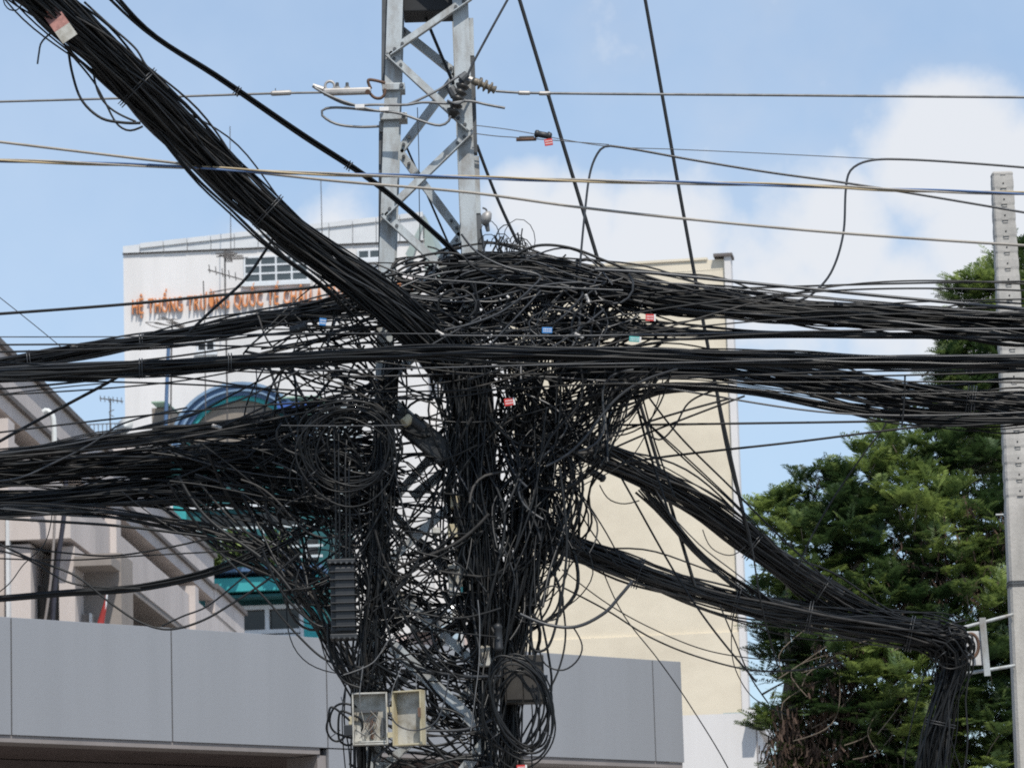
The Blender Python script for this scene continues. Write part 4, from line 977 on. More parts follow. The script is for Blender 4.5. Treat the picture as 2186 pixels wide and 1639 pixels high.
one('curved cable hanging on the cream wall under the right bundles', [(1380, 925), (1410, 938), (1440, 910), (1470, 860), (1520, 835)], .006, cb1, 23.2)
for i, (lab, pts, r) in enumerate([
    ('steep cable from the right bundles to the slanting bundle nearest the guy cable', [(1352, 835), (1385, 960), (1430, 1100)], .0085),
    ('second steep cable over the cream wall', [(1372, 850), (1400, 950), (1440, 1060)], .006),
    ('long cable slanting from the knot past the cream building corner to the tree', [(1372, 830), (1450, 930), (1560, 1040), (1660, 1140), (1790, 1260)], .0065),
    ('second long cable slanting past the cream building corner', [(1360, 880), (1440, 960), (1560, 1070), (1680, 1190), (1800, 1270)], .0058),
    ('third long cable slanting behind the two others over the cream wall', [(1380, 900), (1480, 990), (1590, 1095), (1700, 1210)], .005),
    ('upper rising pair of cables over the cream wall', [(1270, 940), (1370, 905), (1450, 880), (1560, 850)], .007),
    ('lower rising pair of cables over the cream wall', [(1280, 970), (1370, 930), (1470, 890), (1590, 845)], .0065),
    ('steep thin cable between the right column and the slanting bundle', [(1215, 1050), (1260, 1130), (1320, 1210)], .0048),
    ('second steep thin cable between the right column and the slanting bundle', [(1225, 1030), (1290, 1130), (1330, 1205)], .0048),
    ('thin hanging tail on the cream wall beside the right column', [(1232, 1060), (1234, 1120), (1231, 1180)], .0025),
    ('small hanging loop over the slanting bundle', [(1500, 1130), (1520, 1170), (1560, 1185), (1592, 1165)], .0035),
    ('loop under the upper slanting bundle near the column', [(1280, 1035), (1300, 1065), (1330, 1075), (1365, 1068)], .004),
]): one(lab, pts, r, cb1 if i % 2 else cb0, 23.6)
one('upper of two taut cables above the upper right bundle', [(1270, 576), (1380, 582), (1560, 600), (1800, 624), (2000, 643), (2280, 668)], .0105, cg, 22.8)
one('lower of two taut cables above the upper right bundle', [(1380, 600), (1560, 617), (1760, 637), (1960, 656), (2280, 676)], .006, cg, 22.8)
one('twisted support wire along the middle right', [(940, 716), (1200, 717), (1500, 712), (1900, 704), (2280, 702)], .0055, cg, 22.5)
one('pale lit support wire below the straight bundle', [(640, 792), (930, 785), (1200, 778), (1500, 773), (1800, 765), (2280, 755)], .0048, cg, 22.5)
one('arched black cable bulging above the knot to the right', [(1100, 545), (1150, 524), (1220, 530), (1300, 560), (1380, 590), (1480, 620)], .009, cb1, 22.9)
one('arched black cable over the left part of the knot', [(800, 600), (860, 560), (930, 541), (985, 545), (1010, 570), (1100, 610), (1180, 625)], .008, cb1, 22.85)
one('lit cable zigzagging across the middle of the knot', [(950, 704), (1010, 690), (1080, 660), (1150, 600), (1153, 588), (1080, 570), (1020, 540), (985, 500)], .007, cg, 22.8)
one('slim cable crossing the knot horizontally', [(800, 562), (880, 590), (1000, 602), (1180, 613), (1330, 620)], .006, cg, 22.8)
one('diagonal cable through the knot down left', [(1155, 620), (1090, 690), (1020, 760), (970, 790)], .006, cg, 22.75)
one('second diagonal cable through the knot down left', [(1290, 660), (1180, 740), (1060, 790), (1000, 810)], .006, cg, 22.75)
one('cable hanging from the thickest bundle into the core', [(850, 770), (862, 820), (890, 850), (930, 860)], .006, cb1, 22.7)
# loops at the top left
one('largest hanging loop under the thickest bundle at the top left', [(145, 100), (155, 160), (175, 215), (215, 252), (260, 262), (300, 263)], .0085, cb1, 21.2)
one('second loop hanging under the thickest bundle at the top left', [(150, 115), (200, 175), (225, 220), (250, 265), (275, 279), (305, 270)], .0065, cb1, 21.25)
one('third narrower loop under the thickest bundle at the top left', [(200, 160), (213, 205), (240, 235), (290, 260)], .0065, cb1, 21.25)
one('broken cable end sticking out left of the thickest bundle', [(110, 70), (88, 92), (83, 115), (80, 137)], .006, cg, 21.0)
one('small curled tail at the top left corner', [(8, -10), (9, 8), (20, 21), (36, 22), (45, 12)], .004, cb1, 20.9)
one('thick strand bulging above the thickest bundle at the top left', [(180, 5), (240, 60), (290, 105), (312, 140), (360, 190)], .007, cb1, 21.2)

# ------------------------------------------------------------------ tangle
TG = []                                       # (region, polyline px, radius)
def add(reg, pts, r=None): TG.append((reg, np.array(pts, float), r if r else (rg.uniform(.0036, .0066) if rg.random() < .62 else rg.uniform(.0066, .0095 if rg.random() < .75 else .0125))))
U = rg.uniform
def noisy(a, b, k, amp, Y0, Y1):
    """a smooth bowed run from a to b"""
    a = np.array(a, float); b = np.array(b, float); t = np.linspace(0, 1, 8)[:, None]; p = a + (b - a) * t
    d = b - a; ln = max(np.linalg.norm(d), 1); nrm = np.array([-d[1], d[0]]) / ln; amp = amp * min(1.0, ln / 260)
    w = amp * (rg.normal(0, 1.25) * np.sin(math.pi * t[:, 0]) + rg.normal(0, .55) * np.sin(2 * math.pi * t[:, 0]) + rg.normal(0, .10) * np.sin(3 * math.pi * t[:, 0] + U(0, 3)))
    p = p + nrm * w[:, None]; return np.concatenate([p, (np.linspace(U(Y0, Y1), U(Y0, Y1), 8))[:, None]], 1)
def loop(cx, cy, rx, ry, turns, Y, jit=.08):
    n = int(14 * turns) + 4; t = np.linspace(0, 2 * math.pi * turns, n) + U(0, 6.28)
    dr = 1 + U(-.12, .12) * np.sin(t * .7 + U(0, 6)) + U(-.25, .25) * np.linspace(0, 1, n)
    return np.stack([cx + rx * dr * np.cos(t), cy + ry * dr * np.sin(t), Y + .05 * np.sin(t * .5 + U(0, 6)) + np.linspace(0, .05, n)], 1)
# anchors sit inside dense bundles, so that runs start and end out of sight
ANC = {'L1': lambda: (U(520, 760), 0, 668), 'L2': lambda: (U(500, 780), 0, 768), 'L3': lambda: (U(520, 720), 0, 985), 'L5': lambda: (U(420, 640), 0, 1050), 'L4': lambda: (U(600, 720), 0, 1260),
       'B1': lambda: (U(800, 930), 1, 0), 'TOP': lambda: (U(930, 1080), 0, 590), 'R1': lambda: (U(1180, 1420), 0, 612), 'R2': lambda: (U(1230, 1450), 0, 706), 'R3': lambda: (U(1230, 1460), 0, 785),
       'S': lambda: (U(900, 1300), 0, 756), 'R4': lambda: (U(1180, 1300), 2, 0), 'R5': lambda: (U(1150, 1260), 3, 0)}
def anchor(n_, y0=None, y1=None):
    if n_ == 'A': y = U(y0, y1); return (828 - (y - 800) * .06 + rg.normal(0, 14), y)
    if n_ == 'B': y = U(y0, y1); return (1000 + (y - 800) * .06 + rg.normal(0, 24), y)
    if n_ == 'C': y = U(y0, y1); return (1138 - max(0, y - 1100) * .13 + rg.normal(0, 38), y)
    x, md, y = ANC[n_]()
    if md == 1: return (x, 615 + (x - 800) * .87 + rg.normal(0, 25))
    if md == 2: return (x, 922 + (x - 1180) * .58 + rg.normal(0, 14))
    if md == 3: return (x, 1130 + (x - 1160) * .5 + rg.normal(0, 14))
    if n_ == 'L1': y = 668 - (x - 640) * .19
    return (x, y + rg.normal(0, 13))
def route(reg, a, b, amp, n_, sag=0.0, Y=(22.85, 23.7), r=None):
    for _ in range(n_):
        p = noisy(anchor(*a), anchor(*b), 0, amp, *Y)
        if sag: p[:, 1] += U(.3, 1) * sag * np.sin(math.pi * np.linspace(0, 1, 8))
        add(reg, p, r)
A_ = lambda a, b: ('A', a, b)
B_ = lambda a, b: ('B', a, b)
C_ = lambda a, b: ('C', a, b)
# knot on top
route('knot', ('B1',), ('R1',), 30, 22, -14); route('knot', ('B1',), ('R2',), 30, 20); route('knot', ('TOP',), ('R1',), 22, 20, -10); route('knot', ('L1',), ('TOP',), 26, 14, -24)
route('knot', ('TOP',), ('S',), 24, 34); route('knot', ('R1',), ('S',), 30, 34); route('knot', ('TOP',), ('R2',), 34, 20); route('knot', ('B1',), C_(790, 850), 36, 16); route('knot', ('R1',), C_(780, 850), 28, 20); route('knot', ('R2',), ('S',), 20, 18)
for i in range(24):
    add('knot', loop(U(900, 1310), U(590, 720), U(40, 95), U(32, 70), U(.5, 1.0), U(22.8, 23.4)))
for i in range(16):
    add('knot', loop(U(1030, 1115), U(505, 560), U(10, 34), U(12, 44), U(.5, .9), U(23.0, 23.4)), U(.002, .004))
for i in range(12):
    add('knot', loop(U(860, 1000), U(560, 610), U(30, 90), U(15, 40), U(.5, .8), U(22.9, 23.3)))
# fan left of the thickest bundle
route('fan', ('L1',), ('B1',), 4, 12); route('fan', ('L1',), A_(790, 900), 9, 9); route('fan', ('L1',), ('L2',), 7, 9); route('fan', ('L2',), ('B1',), 4, 10)
route('fan', ('L2',), A_(800, 960), 13, 18); route('fan', ('L3',), A_(780, 880), 16, 20, -12); route('fan', ('L3',), ('L2',), 14, 12)
# left tangle
ANC['L6'] = lambda: (U(240, 640), 0, 1030)
ANC['L7'] = lambda: (U(300, 660), 0, 950)
route('left', ('L7',), A_(930, 1200), 24, 18); route('left', ('L6',), A_(1000, 1350), 30, 18, 24); route('left', ('L6',), ('L4',), 26, 17, 16); route('left', ('L7',), ('L4',), 30, 12)
route('left', ('L4',), A_(1250, 1480), 30, 17, 26); route('left', ('L4',), A_(1000, 1150), 30, 16); route('left', ('L7',), B_(850, 1050), 16, 5, 10); route('left', ('L6',), B_(1000, 1250), 18, 6, 20)
for i in range(16):
    add('left', loop(U(600, 790), U(920, 1300), U(45, 95), U(40, 85), U(.5, .9), U(22.8, 23.4)))
# core between the legs
route('core', A_(800, 1050), B_(800, 1080), 26, 12); route('core', A_(1050, 1300), B_(1050, 1320), 22, 22, 30); route('core', A_(1100, 1450), B_(1180, 1480), 26, 38, 85)
route('core', A_(850, 1200), B_(1000, 1400), 18, 13); route('core', A_(1150, 1400), B_(900, 1150), 18, 13); route('core', A_(1250, 1500), B_(1400, 1640), 24, 20, 25); route('core', A_(1500, 1720), B_(1500, 1720), 26, 26)
for i in range(13):
    add('core', loop(U(850, 1010), U(1330, 1580), U(40, 85), U(35, 75), U(.5, 1.0), U(22.9, 23.5)))
for i in range(5):
    add('core', loop(U(870, 950), U(860, 1300), U(20, 55), U(20, 60), U(.5, .9), U(23.0, 23.6)))
# right leg and right column
route('right', B_(760, 900), B_(1100, 1450), 26, 46); route('right', C_(770, 900), C_(1000, 1300), 44, 44); route('right', B_(850, 1250), C_(850, 1250), 36, 40); route('right', C_(880, 1100), ('R3',), 34, 44)
route('right', C_(850, 1000), ('R4',), 30, 26); route('right', C_(1000, 1200), ('R5',), 28, 26); route('right', ('R4',), ('R3',), 30, 30); route('right', B_(1150, 1350), B_(1450, 1720), 22, 18); route('right', C_(1050, 1300), B_(1300, 1720), 30, 22)
route('right', A_(1250, 1420), A_(1480, 1720), 20, 22); route('right', ('R4',), ('R5',), 34, 12); route('right', C_(1000, 1150), C_(1200, 1400), 60, 14)
for i in range(20):
    add('right', loop(U(990, 1190), U(850, 1280), U(40, 80), U(50, 110), U(.5, 1.0), U(22.85, 23.5)))
for i in range(12):
    x = U(1030, 1120); add('knot', [(x + rg.normal(0, 10), U(555, 590), 23.1), (x, U(520, 550), 23.1), (x + rg.normal(0, 12), U(478, 520), 23.1)], U(.003, .007))
for i in range(12):
    yl = rg.choice([752, 775, 968, 1030]) + rg.normal(0, 22); yr = rg.choice([640, 710, 800, 860]) + rg.normal(0, 18); mid = (yl + yr) / 2 + U(-30, 70); yy = U(22.7, 23.1)
    one('long loose cable strung from the left bundles across the pole to the right bundles', [(-60, yl + rg.normal(0, 10), yy), (350, yl * .75 + mid * .25 + rg.normal(0, 12), yy), (720, yl * .3 + mid * .7 + rg.normal(0, 15), yy), (1020, mid + rg.normal(0, 15), yy), (1350, mid * .4 + yr * .6 + rg.normal(0, 12), yy), (1800, yr + 8, yy), (2280, yr + rg.normal(0, 10), yy)],
        U(.0045, .007), CM[i % len(CM)], group='long loose cables across the pole')
def region_label(reg, p):
    """label by the zone of the picture a loose cable crosses"""
    x, y = p[:, 0].mean(), p[:, 1].mean()
    if reg == 'knot':
        if y < 575: z = 'curling wire sprouting from the very top of the knot'
        elif x < 1010: z = 'loose black cable in the left half of the knot beside the thickest bundle'
        elif x < 1150: z = 'loose black cable in the centre of the knot above the straight bundle'
        else: z = 'loose black cable in the right half of the knot towards the right bundles'
    elif reg == 'fan':
        z = 'loose black cable fanning out above the straight bundle left of the pole' if y < 765 else 'loose black cable fanning out below the straight bundle left of the pole'
    elif reg == 'left':
        if y < 990: z = 'loose black cable in the left tangle level with the large coil'
        elif y < 1120: z = 'loose black cable in the left tangle just under the large coil'
        else: z = 'loose black cable in the left tangle falling past the ribbed closure'
    elif reg == 'core':
        if y < 1080: z = 'loose black cable across the upper white gap between the pole legs'
        elif y < 1330: z = 'loose black cable sagging across the lower white gap between the pole legs'
        else: z = 'loose black cable between the pole legs in front of the grey canopy'
    else:
        if x < 900: z = 'loose black cable dangling on the left leg near the terminal box'
        elif x < 1060 and y < 1150: z = 'loose black cable running down the upper right leg of the pole'
        elif y < 960: z = 'loose black cable spreading from the right column to the right bundles'
        elif y < 1200: z = 'loose black cable dangling in the right column over the cream wall'
        else: z = 'loose black cable hanging low on the right leg above the oval coil'
    return z
REG = ('knot', 'fan', 'left', 'core', 'right')
quota = {'knot': 75, 'fan': 35, 'left': 60, 'core': 55, 'right': 65}
SV, SF, cnt, sm_ = [], [], 0, []
for reg in REG:
    items = sorted([t for t in TG if t[0] == reg], key=lambda t: t[1][:, 2].mean() - t[2] * 25)
    for i, (_, p, r) in enumerate(items):
        ln = np.linalg.norm(np.diff(p[:, :2], axis=0), axis=1).sum()
        q = unproj(run_on(crom(p, int(np.clip(ln / 16, 10, 60)))))
        v, f = tube_geo(q, r, 5)
        if i < quota[reg]:
            mm = KM if reg == 'knot' else CM; o = mesh_np('loose_cable', v, f, mm[rg.integers(0, len(mm))], origin=q[0]); lab = region_label(reg, p); tag(o, lab, 'cable', lab.replace('loose black cable', 'loose cables').replace('curling wire', 'curling wires'))
        else: SV.append(v); SF.append(f + cnt); cnt += len(v)
o = mesh_np('cable_tangle', np.concatenate(SV), np.concatenate(SF), cb0); tag(o, 'dense uncountable mass of black cables behind the loose ones on the pole', 'cable tangle', kind='stuff')

# ------------------------------------------------------------------ coils
def coil(label, cx, cy, rx, ry, turns, Y, r, seed, tilt=0.0):
    g = np.random.default_rng(seed); b0 = P(cx, cy + ry, Y); th = tag(empty('cable_coil', b0), label, 'cable coil')
    for k in range(turns):
        t = np.linspace(0, 2 * math.pi, 44); s = g.uniform(.72, 1.1); ox, oy = g.normal(0, 9, 2); s2 = g.uniform(.82, 1.1)
        x = rx * s * np.cos(t) * s2 + 6 * np.sin(2 * t + g.uniform(0, 6)); y = ry * s * np.sin(t) + 4 * np.sin(3 * t + g.uniform(0, 6)); tl = tilt + g.normal(0, .14)
        p = np.stack([cx + ox + x * math.cos(tl) - y * math.sin(tl), cy + oy + x * math.sin(tl) + y * math.cos(tl), Y + g.uniform(-.08, .08) + .03 * np.sin(t)], 1)
        v, f = tube_geo(unproj(p), r * g.uniform(.8, 1.2), 6); mesh_np('turn', v - b0, f, CM[g.integers(0, len(CM))], th)
    for a in (.6, 2.5, 4.4):
        t = np.linspace(0, 2 * math.pi, 16); c = np.array([cx + rx * .97 * math.cos(a), cy + ry * .97 * math.sin(a)]); d = np.array([math.cos(a), math.sin(a)]) * 13
        p = np.stack([c[0] + d[0] * np.cos(t), c[1] + d[1] * np.cos(t), Y - .1 * np.sin(t)], 1); v, f = tube_geo(unproj(p), .003, 5); mesh_np('tie', v - b0, f, cg, th)
coil('large round coil of black cable left of the lattice pole', 745, 957, 100, 92, 11, 22.75, .0055, 1, .15)
coil('oval coil of black cable hanging at the lower right leg', 1112, 1508, 70, 106, 11, 22.8, .0065, 2, -.12)
coil('loose thin coil lower left of the terminal boxes', 742, 1540, 34, 44, 3, 22.85, .0065, 3)
coil('half hidden coil behind the terminal boxes between the legs', 985, 1480, 68, 75, 7, 23.3, .006, 4)
coil('knotted loops of cable gathered at the white bracket', 2040, 1378, 36, 30, 14, 26.35, .0065, 8, .3)
coil('wide loose coil above the ribbed closure', 715, 1010, 80, 70, 6, 22.9, .005, 5, -.3)

# ------------------------------------------------------------------ line hardware
porc = mat('weathered_porcelain', (0.20, 0.17, 0.13), 0.5, 0, 0.3, 25)
clampm = mat('cast_aluminium', (0.42, 0.40, 0.38), 0.55, 0.4, 0.15, 12)
cream = mat('aged_cream_plastic', (0.47, 0.42, 0.29), 0.55, 0, 0.12, 9, dirt=(0.36, 0.29, 0.16))
offw = mat('dirty_white_plastic', (0.46, 0.45, 0.41), 0.6, 0, 0.14, 9, dirt=(0.20, 0.175, 0.13))
blackp = mat('black_ribbed_plastic', (0.021, 0.023, 0.026), 0.5, 0, 0.2, 9)
redt = mat('red_tag', (0.55, 0.035, 0.03), 0.5, 0, 0.1, 30)
whit = mat('tag_white', (0.7, 0.68, 0.66), 0.6, 0, 0.06, 30)
blut = mat('blue_tag', (0.03, 0.19, 0.48), 0.5, 0, 0.1, 30)
telt = mat('teal_tag', (0.08, 0.40, 0.38), 0.5, 0, 0.1, 30)
class K:
    """a thing placed at a photo pixel and distance; l() gives local points from pixels"""
    def __init__(s, name, label, cat, bx, by, Y, group=None):
        s.Y = Y; s.b = P(bx, by, Y); s.o = tag(empty(name, s.b), label, cat, group); s.s = Y / FPX
    def l(s, x, y, d=0.0): return tuple(P(x, y, s.Y + d) - s.b)
    def tube(s, name, pts, r, m, sides=6, n=20):
        q = unproj(crom([(p[0], p[1], s.Y + (p[2] if len(p) > 2 else 0)) for p in pts], n)); v, f = tube_geo(q, r, sides); return mesh_np(name, v - s.b, f, m, s.o)
    def boxpx(s, name, m, x0, y0, x1, y1, d0, d1, bevel=.003, parent=None):
        a = s.l(x0, y1); b = s.l(x1, y0)
        return MB().box(min(a[0], b[0]), max(a[0], b[0]), d0, d1, a[2], b[2]).build(name, m, parent or s.o, bevel=bevel)

k = K('strain_clamp', 'cast metal strain clamp with ring and two bolts left of the lattice pole', 'clamp', 745, 205, 23.15)
k.boxpx('body', clampm, 690, 188, 792, 204, -.03, .03, .012)
for x in (720, 741):
    MB().cyl(k.l(x, 192), k.l(x, 177), .012, .010, 8).build('bolt', dkst, k.o); MB().cyl(k.l(x, 190, -.001), k.l(x, 186, -.001), .02, n=6).build('nut', clampm, k.o)
t = np.linspace(0, 2 * math.pi, 24); v, f = tube_geo(unproj(np.stack([704 + 10 * np.cos(t), 184 + 10 * np.sin(t), 0 * t + 23.15], 1)), .009, 6); mesh_np('ring', v - k.b, f, clampm, k.o)
k.tube('hook', [(792, 190), (786, 172), (800, 172), (822, 178)], .010, rust); k.tube('link', [(790, 200), (800, 209), (812, 210), (820, 203), (822, 190)], .010, rust)
MB().cyl(k.l(785, 197, -.05), k.l(785, 197, .05), .018, n=8).build('pin', rust, k.o)
MB().cyl(k.l(668, 183), k.l(690, 192), .014, .02, 8).build('wedge', clampm, k.o)
k = K('wire_sleeve', 'pale compression sleeve on the left power wire', 'sleeve', 600, 205, 23.14)
MB().lathe(k.l(578, 200), k.l(622, 198), [(0, .012), (.08, .017), (.92, .017), (1, .012)], 10).build('barrel', clampm, k.o)
k.tube('pin', [(588, 200), (588, 189)], .003, dkst, n=4)
for (x, y, lab) in ((1118, 199, 'short sleeve on the right power wire beside the insulator'), (1162, 200, 'second sleeve on the right power wire near the steep guy cable')):
    k = K('wire_sleeve', lab, 'sleeve', x, y + 4, 23.3)
    MB().lathe(k.l(x - 12, y - .3), k.l(x + 14, y), [(0, .010), (.08, .014), (.92, .014), (1, .010)], 10).build('barrel', clampm, k.o)
k = K('strain_insulator', 'brown three disc strain insulator at the right of the lattice pole', 'insulator', 1000, 175, 23.2)
prof = [(0, .02), (.1, .024), (.22, .026)]
for i in range(3): c = .34 + i * .22; prof += [(c - .07, .018), (c - .03, .036), (c, .042), (c + .03, .036), (c + .07, .018)]
prof += [(.98, .028), (1, .02)]
MB().lathe(k.l(1008, 172), k.l(1058, 193), prof, 14).build('discs', porc, k.o, True)
for i in range(3): MB().cyl(k.l(1024 + i * 12, 178 + i * 5), k.l(1027 + i * 12, 166 + i * 5.4), .012, .006, 8).build('bolt', dkst, k.o)
MB().cyl(k.l(985, 162), k.l(1010, 173), .024, .02, 8).build('socket', clampm, k.o)
k = K('pin_insulator', 'dark leaning post insulator on the right leg of the lattice pole', 'insulator', 970, 255, 23.12)
prof = [(0, .02)]
for i in range(5): c = .1 + i * .16; prof += [(c, .032), (c + .06, .046), (c + .09, .044), (c + .12, .028)]
prof += [(.92, .04), (1, .03)]
MB().lathe(k.l(963, 252), k.l(993, 168), prof, 14).build('shed_stack', mat('dark_porcelain', (.035, .032, .028), .4, 0, .3, 20), k.o, True)
MB().cyl(k.l(984, 170, -.03), k.l(997, 158, -.03), .03, .024, 10).build('cap', dkst, k.o)
MB().cyl(k.l(962, 188), k.l(972, 205), .03, .034, 10).build('side_knob', dkst, k.o)
k.tube('tie_wire', [(955, 215, -.05), (975, 222, -.06), (992, 215, -.05)], .008, dkst)
# jumpers round the pole top
J = 23.1
one('grey jumper cable looping left beside the lattice pole top', [(812, 270), (760, 271), (715, 264), (686, 245), (690, 234), (720, 230), (790, 236), (850, 242), (910, 262), (938, 268), (955, 262), (962, 248)], .0085, alu, J, name='jumper_cable')
one('grey jumper cable from the strain clamp across the pole top', [(668, 183), (700, 205), (745, 224), (800, 224), (870, 224), (900, 219), (960, 221), (1000, 216), (1040, 224), (1078, 231)], .0085, alu, J - .02, name='jumper_cable')
one('upper grey jumper cable rising to the post insulator', [(870, 224), (895, 213), (940, 190), (965, 172), (985, 160)], .008, alu, J, name='jumper_cable')
one('second parallel jumper cable below the strain clamp', [(672, 188), (700, 203), (740, 219), (790, 234), (830, 240)], .008, alu, J - .04, name='jumper_cable')
for (x, y, lab) in ((768, 229, 'white cable marker clip left of the pole top'), (820, 235, 'white cable marker clip on the left leg')):
    k = K('marker_clip', lab, 'clip', x, y + 5, J - .05); k.boxpx('sleeve', whit, x - 10, y - 5, x + 10, y + 4, -.02, .02)
# splices on the thin wire with a red tag
k = K('wire_splice', 'rust coloured inline splice on the thin wire', 'splice', 1122, 300, 23.18)
k.boxpx('tray', rust, 1102, 295, 1145, 301, -.02, .02); k.boxpx('block', dkst, 1108, 291, 1140, 295.5, -.015, .015)
k = K('wire_splice', 'black cylindrical inline splice on the thin wire', 'splice', 1158, 295, 23.16)
MB().lathe(k.l(1141, 285), k.l(1178, 292), [(0, .014), (.05, .024), (.2, .026), (.25, .021), (.75, .021), (.8, .026), (.95, .024), (1, .014)], 12).build('body', blackp, k.o, True)
MB().cyl(k.l(1147, 284), k.l(1147, 279), .008, n=6).build('bolt', dkst, k.o); MB().cyl(k.l(1171, 288), k.l(1172, 282), .008, n=6).build('bolt', dkst, k.o)

def cable_tag(label, x, y, w, h, Y, m, rot=0.0, edge=None, lines=2):
    k = K('cable_tag', label, 'tag', x, y - h / 2 - 5, Y)
    M = Matrix.Translation(Vector(k.l(x, y))) @ Matrix.Rotation(rot, 4, 'Y'); s = k.s
    MB().box(-w / 2 * s, w / 2 * s, -.003, .003, -h / 2 * s, h / 2 * s, M).build('plate', m, k.o, bevel=.001)
    if edge: MB().box(w / 2 * s + .0005, (w / 2 + 4) * s, -.003, .003, -h / 2 * s, h / 2 * s, M).build('edge_strip', edge, k.o)
    wl = MB()
    for j in range(lines):                    # worn print, two rows of small strokes
        zz = h * (.18 - .36 * j / max(lines - 1, 1)) * s
        for i in range(5):
            xx = (-w * .36 + i * w * .17) * s; wl.box(xx, xx + w * .10 * s, -.0042, -.0034, zz - h * .09 * s, zz + h * .09 * s, M)
    wl.build('print', whit, k.o)
    k.tube('tie', [(x, y - h / 2), (x + 2, y - h / 2 - 4), (x - 1, y - h / 2 - 9)], .002, cb0, 4, 6)
    return k
cable_tag('red tag hanging from the black splice near the pole top', 1171, 304, 18, 15, 23.1, redt, -.12)
cable_tag('red tag on the upper right cable bundle', 1387, 678, 18, 15, 22.6, redt, .05, whit)
cable_tag('red tag in the dark core right of the column', 1086, 858, 19, 16, 22.7, redt, -.12, whit)
cable_tag('red tag at the bottom edge below the oval coil', 1112, 1640, 18, 16, 22.7, redt, .0, whit)
cable_tag('small blue tag on the upper left bundle', 689, 687, 15, 16, 22.7, blut, .12)
cable_tag('faded blue tag in the knot right of the pole', 1168, 705, 22, 13, 22.6, blut, .05)
cable_tag('teal tag at the start of the right bundles', 1354, 724, 22, 12, 22.6, telt, .1, whit)
# faded notice wrapped on the big bundle
k = K('warning_plate', 'faded red and white notice tied on the thickest bundle at the top left', 'plate', 122, 48, 20.87)
a, b = np.array(k.l(92, 2)), np.array(k.l(150, 84)); d = (b - a) / np.linalg.norm(b - a); n_ = np.array([-d[2], 0, d[0]]); 
def pq(u, w, dd): q = a + (b - a) * u + n_ * w * .05; return (q[0], dd, q[2])
for nm, m, u0, u1 in (('upper_field', mat('faded_red', (.34, .12, .09), .7, 0, .3, 20), 0, .28), ('middle_field', mat('faded_pink', (.42, .20, .17), .7, 0, .3, 20), .281, .7), ('lower_field', offw, .701, 1)):
    MB().add([pq(u0, -1, -.005), pq(u1, -1, -.005), pq(u1, 1, -.005), pq(u0, 1, -.005), pq(u0, -1, 0), pq(u1, -1, 0), pq(u1, 1, 0), pq(u0, 1, 0)],
             [(0, 1, 2, 3), (7, 6, 5, 4), (0, 4, 5, 1), (1, 5, 6, 2), (2, 6, 7, 3), (3, 7, 4, 0)]).build(nm, m, k.o)

# ------------------------------------------------------------------ ribbed splice closure
k = K('splice_closure', 'upright ribbed black splice closure hanging left of the lattice pole', 'closure', 733, 1200, 22.75)
k.boxpx('body', blackp, 708, 1205, 758, 1356, -.06, .06, .022)
k.boxpx('front_panel', blackp, 718, 1212, 757, 1350, -.074, -.058, .008)
r0 = k.boxpx('rib', blackp, 703, 1221, 761, 1225, -.088, .07, .003)
for i in range(1, 8):
    dz = k.l(733, 1221 + 16.6 * i)[2] - k.l(733, 1221)[2]; dx = k.l(733 + i * .6, 1221)[0] - k.l(733, 1221)[0]; copy_to(r0, (dx, 0, dz), k.o)
k.boxpx('end_cap', blackp, 699, 1195, 759, 1206, -.085, .08, .006); k.boxpx('end_cap', blackp, 706, 1354, 764, 1366, -.085, .08, .006)
for i in range(5): MB().cyl(k.l(704 + i * 12, 1200, -.09), k.l(704 + i * 12, 1200, -.082), .008, n=6).build('bolt', dkst, k.o); MB().cyl(k.l(711 + i * 12, 1360, -.09), k.l(711 + i * 12, 1360, -.082), .008, n=6).build('bolt', dkst, k.o)
for i, x in enumerate((716, 724, 738, 746)):
    one(['first', 'second', 'third', 'fourth'][i] + ' cable from the left entering the top of the ribbed closure', [(x - 4 + i * 3, 880 + i * 30, 22.8), (x - 1, 1000, 22.74), (x + 1, 1110, 22.74), (x, 1197, 22.75)], .006, CM[i], name='riser_cable')
for i, x in enumerate((714, 728, 742, 755)):
    one(['first', 'second', 'third', 'fourth'][i] + ' cable from the left leaving the bottom of the ribbed closure', [(x, 1364, 22.75), (x + 1, 1400 + i * 6, 22.78), (x + 12 + i * 4, 1440, 22.8), (x + 50, 1468 - i * 4, 22.9), (860, 1478 + i * 6, 23.0)], .0075, CM[i], name='tail_cable')
one('thick pair curve hugging the left of the ribbed closure', [(560, 1170), (600, 1260), (650, 1315), (690, 1338), (715, 1320), (712, 1280)], .009, cb0, 22.85)
one('black cable swinging below the left tangle to the terminal box', [(470, 1180), (560, 1270), (640, 1360), (700, 1410), (780, 1425)], .0072, cb1, 22.8)
one('black cable descending at the left of the closure to the bottom', [(700, 1330), (706, 1400), (730, 1450), (770, 1468)], .0085, cb0, 22.8)
one('black cable hanging down the left leg to the bottom edge', [(738, 1470), (735, 1540), (745, 1600), (752, 1720)], .005, cb1, 22.85)

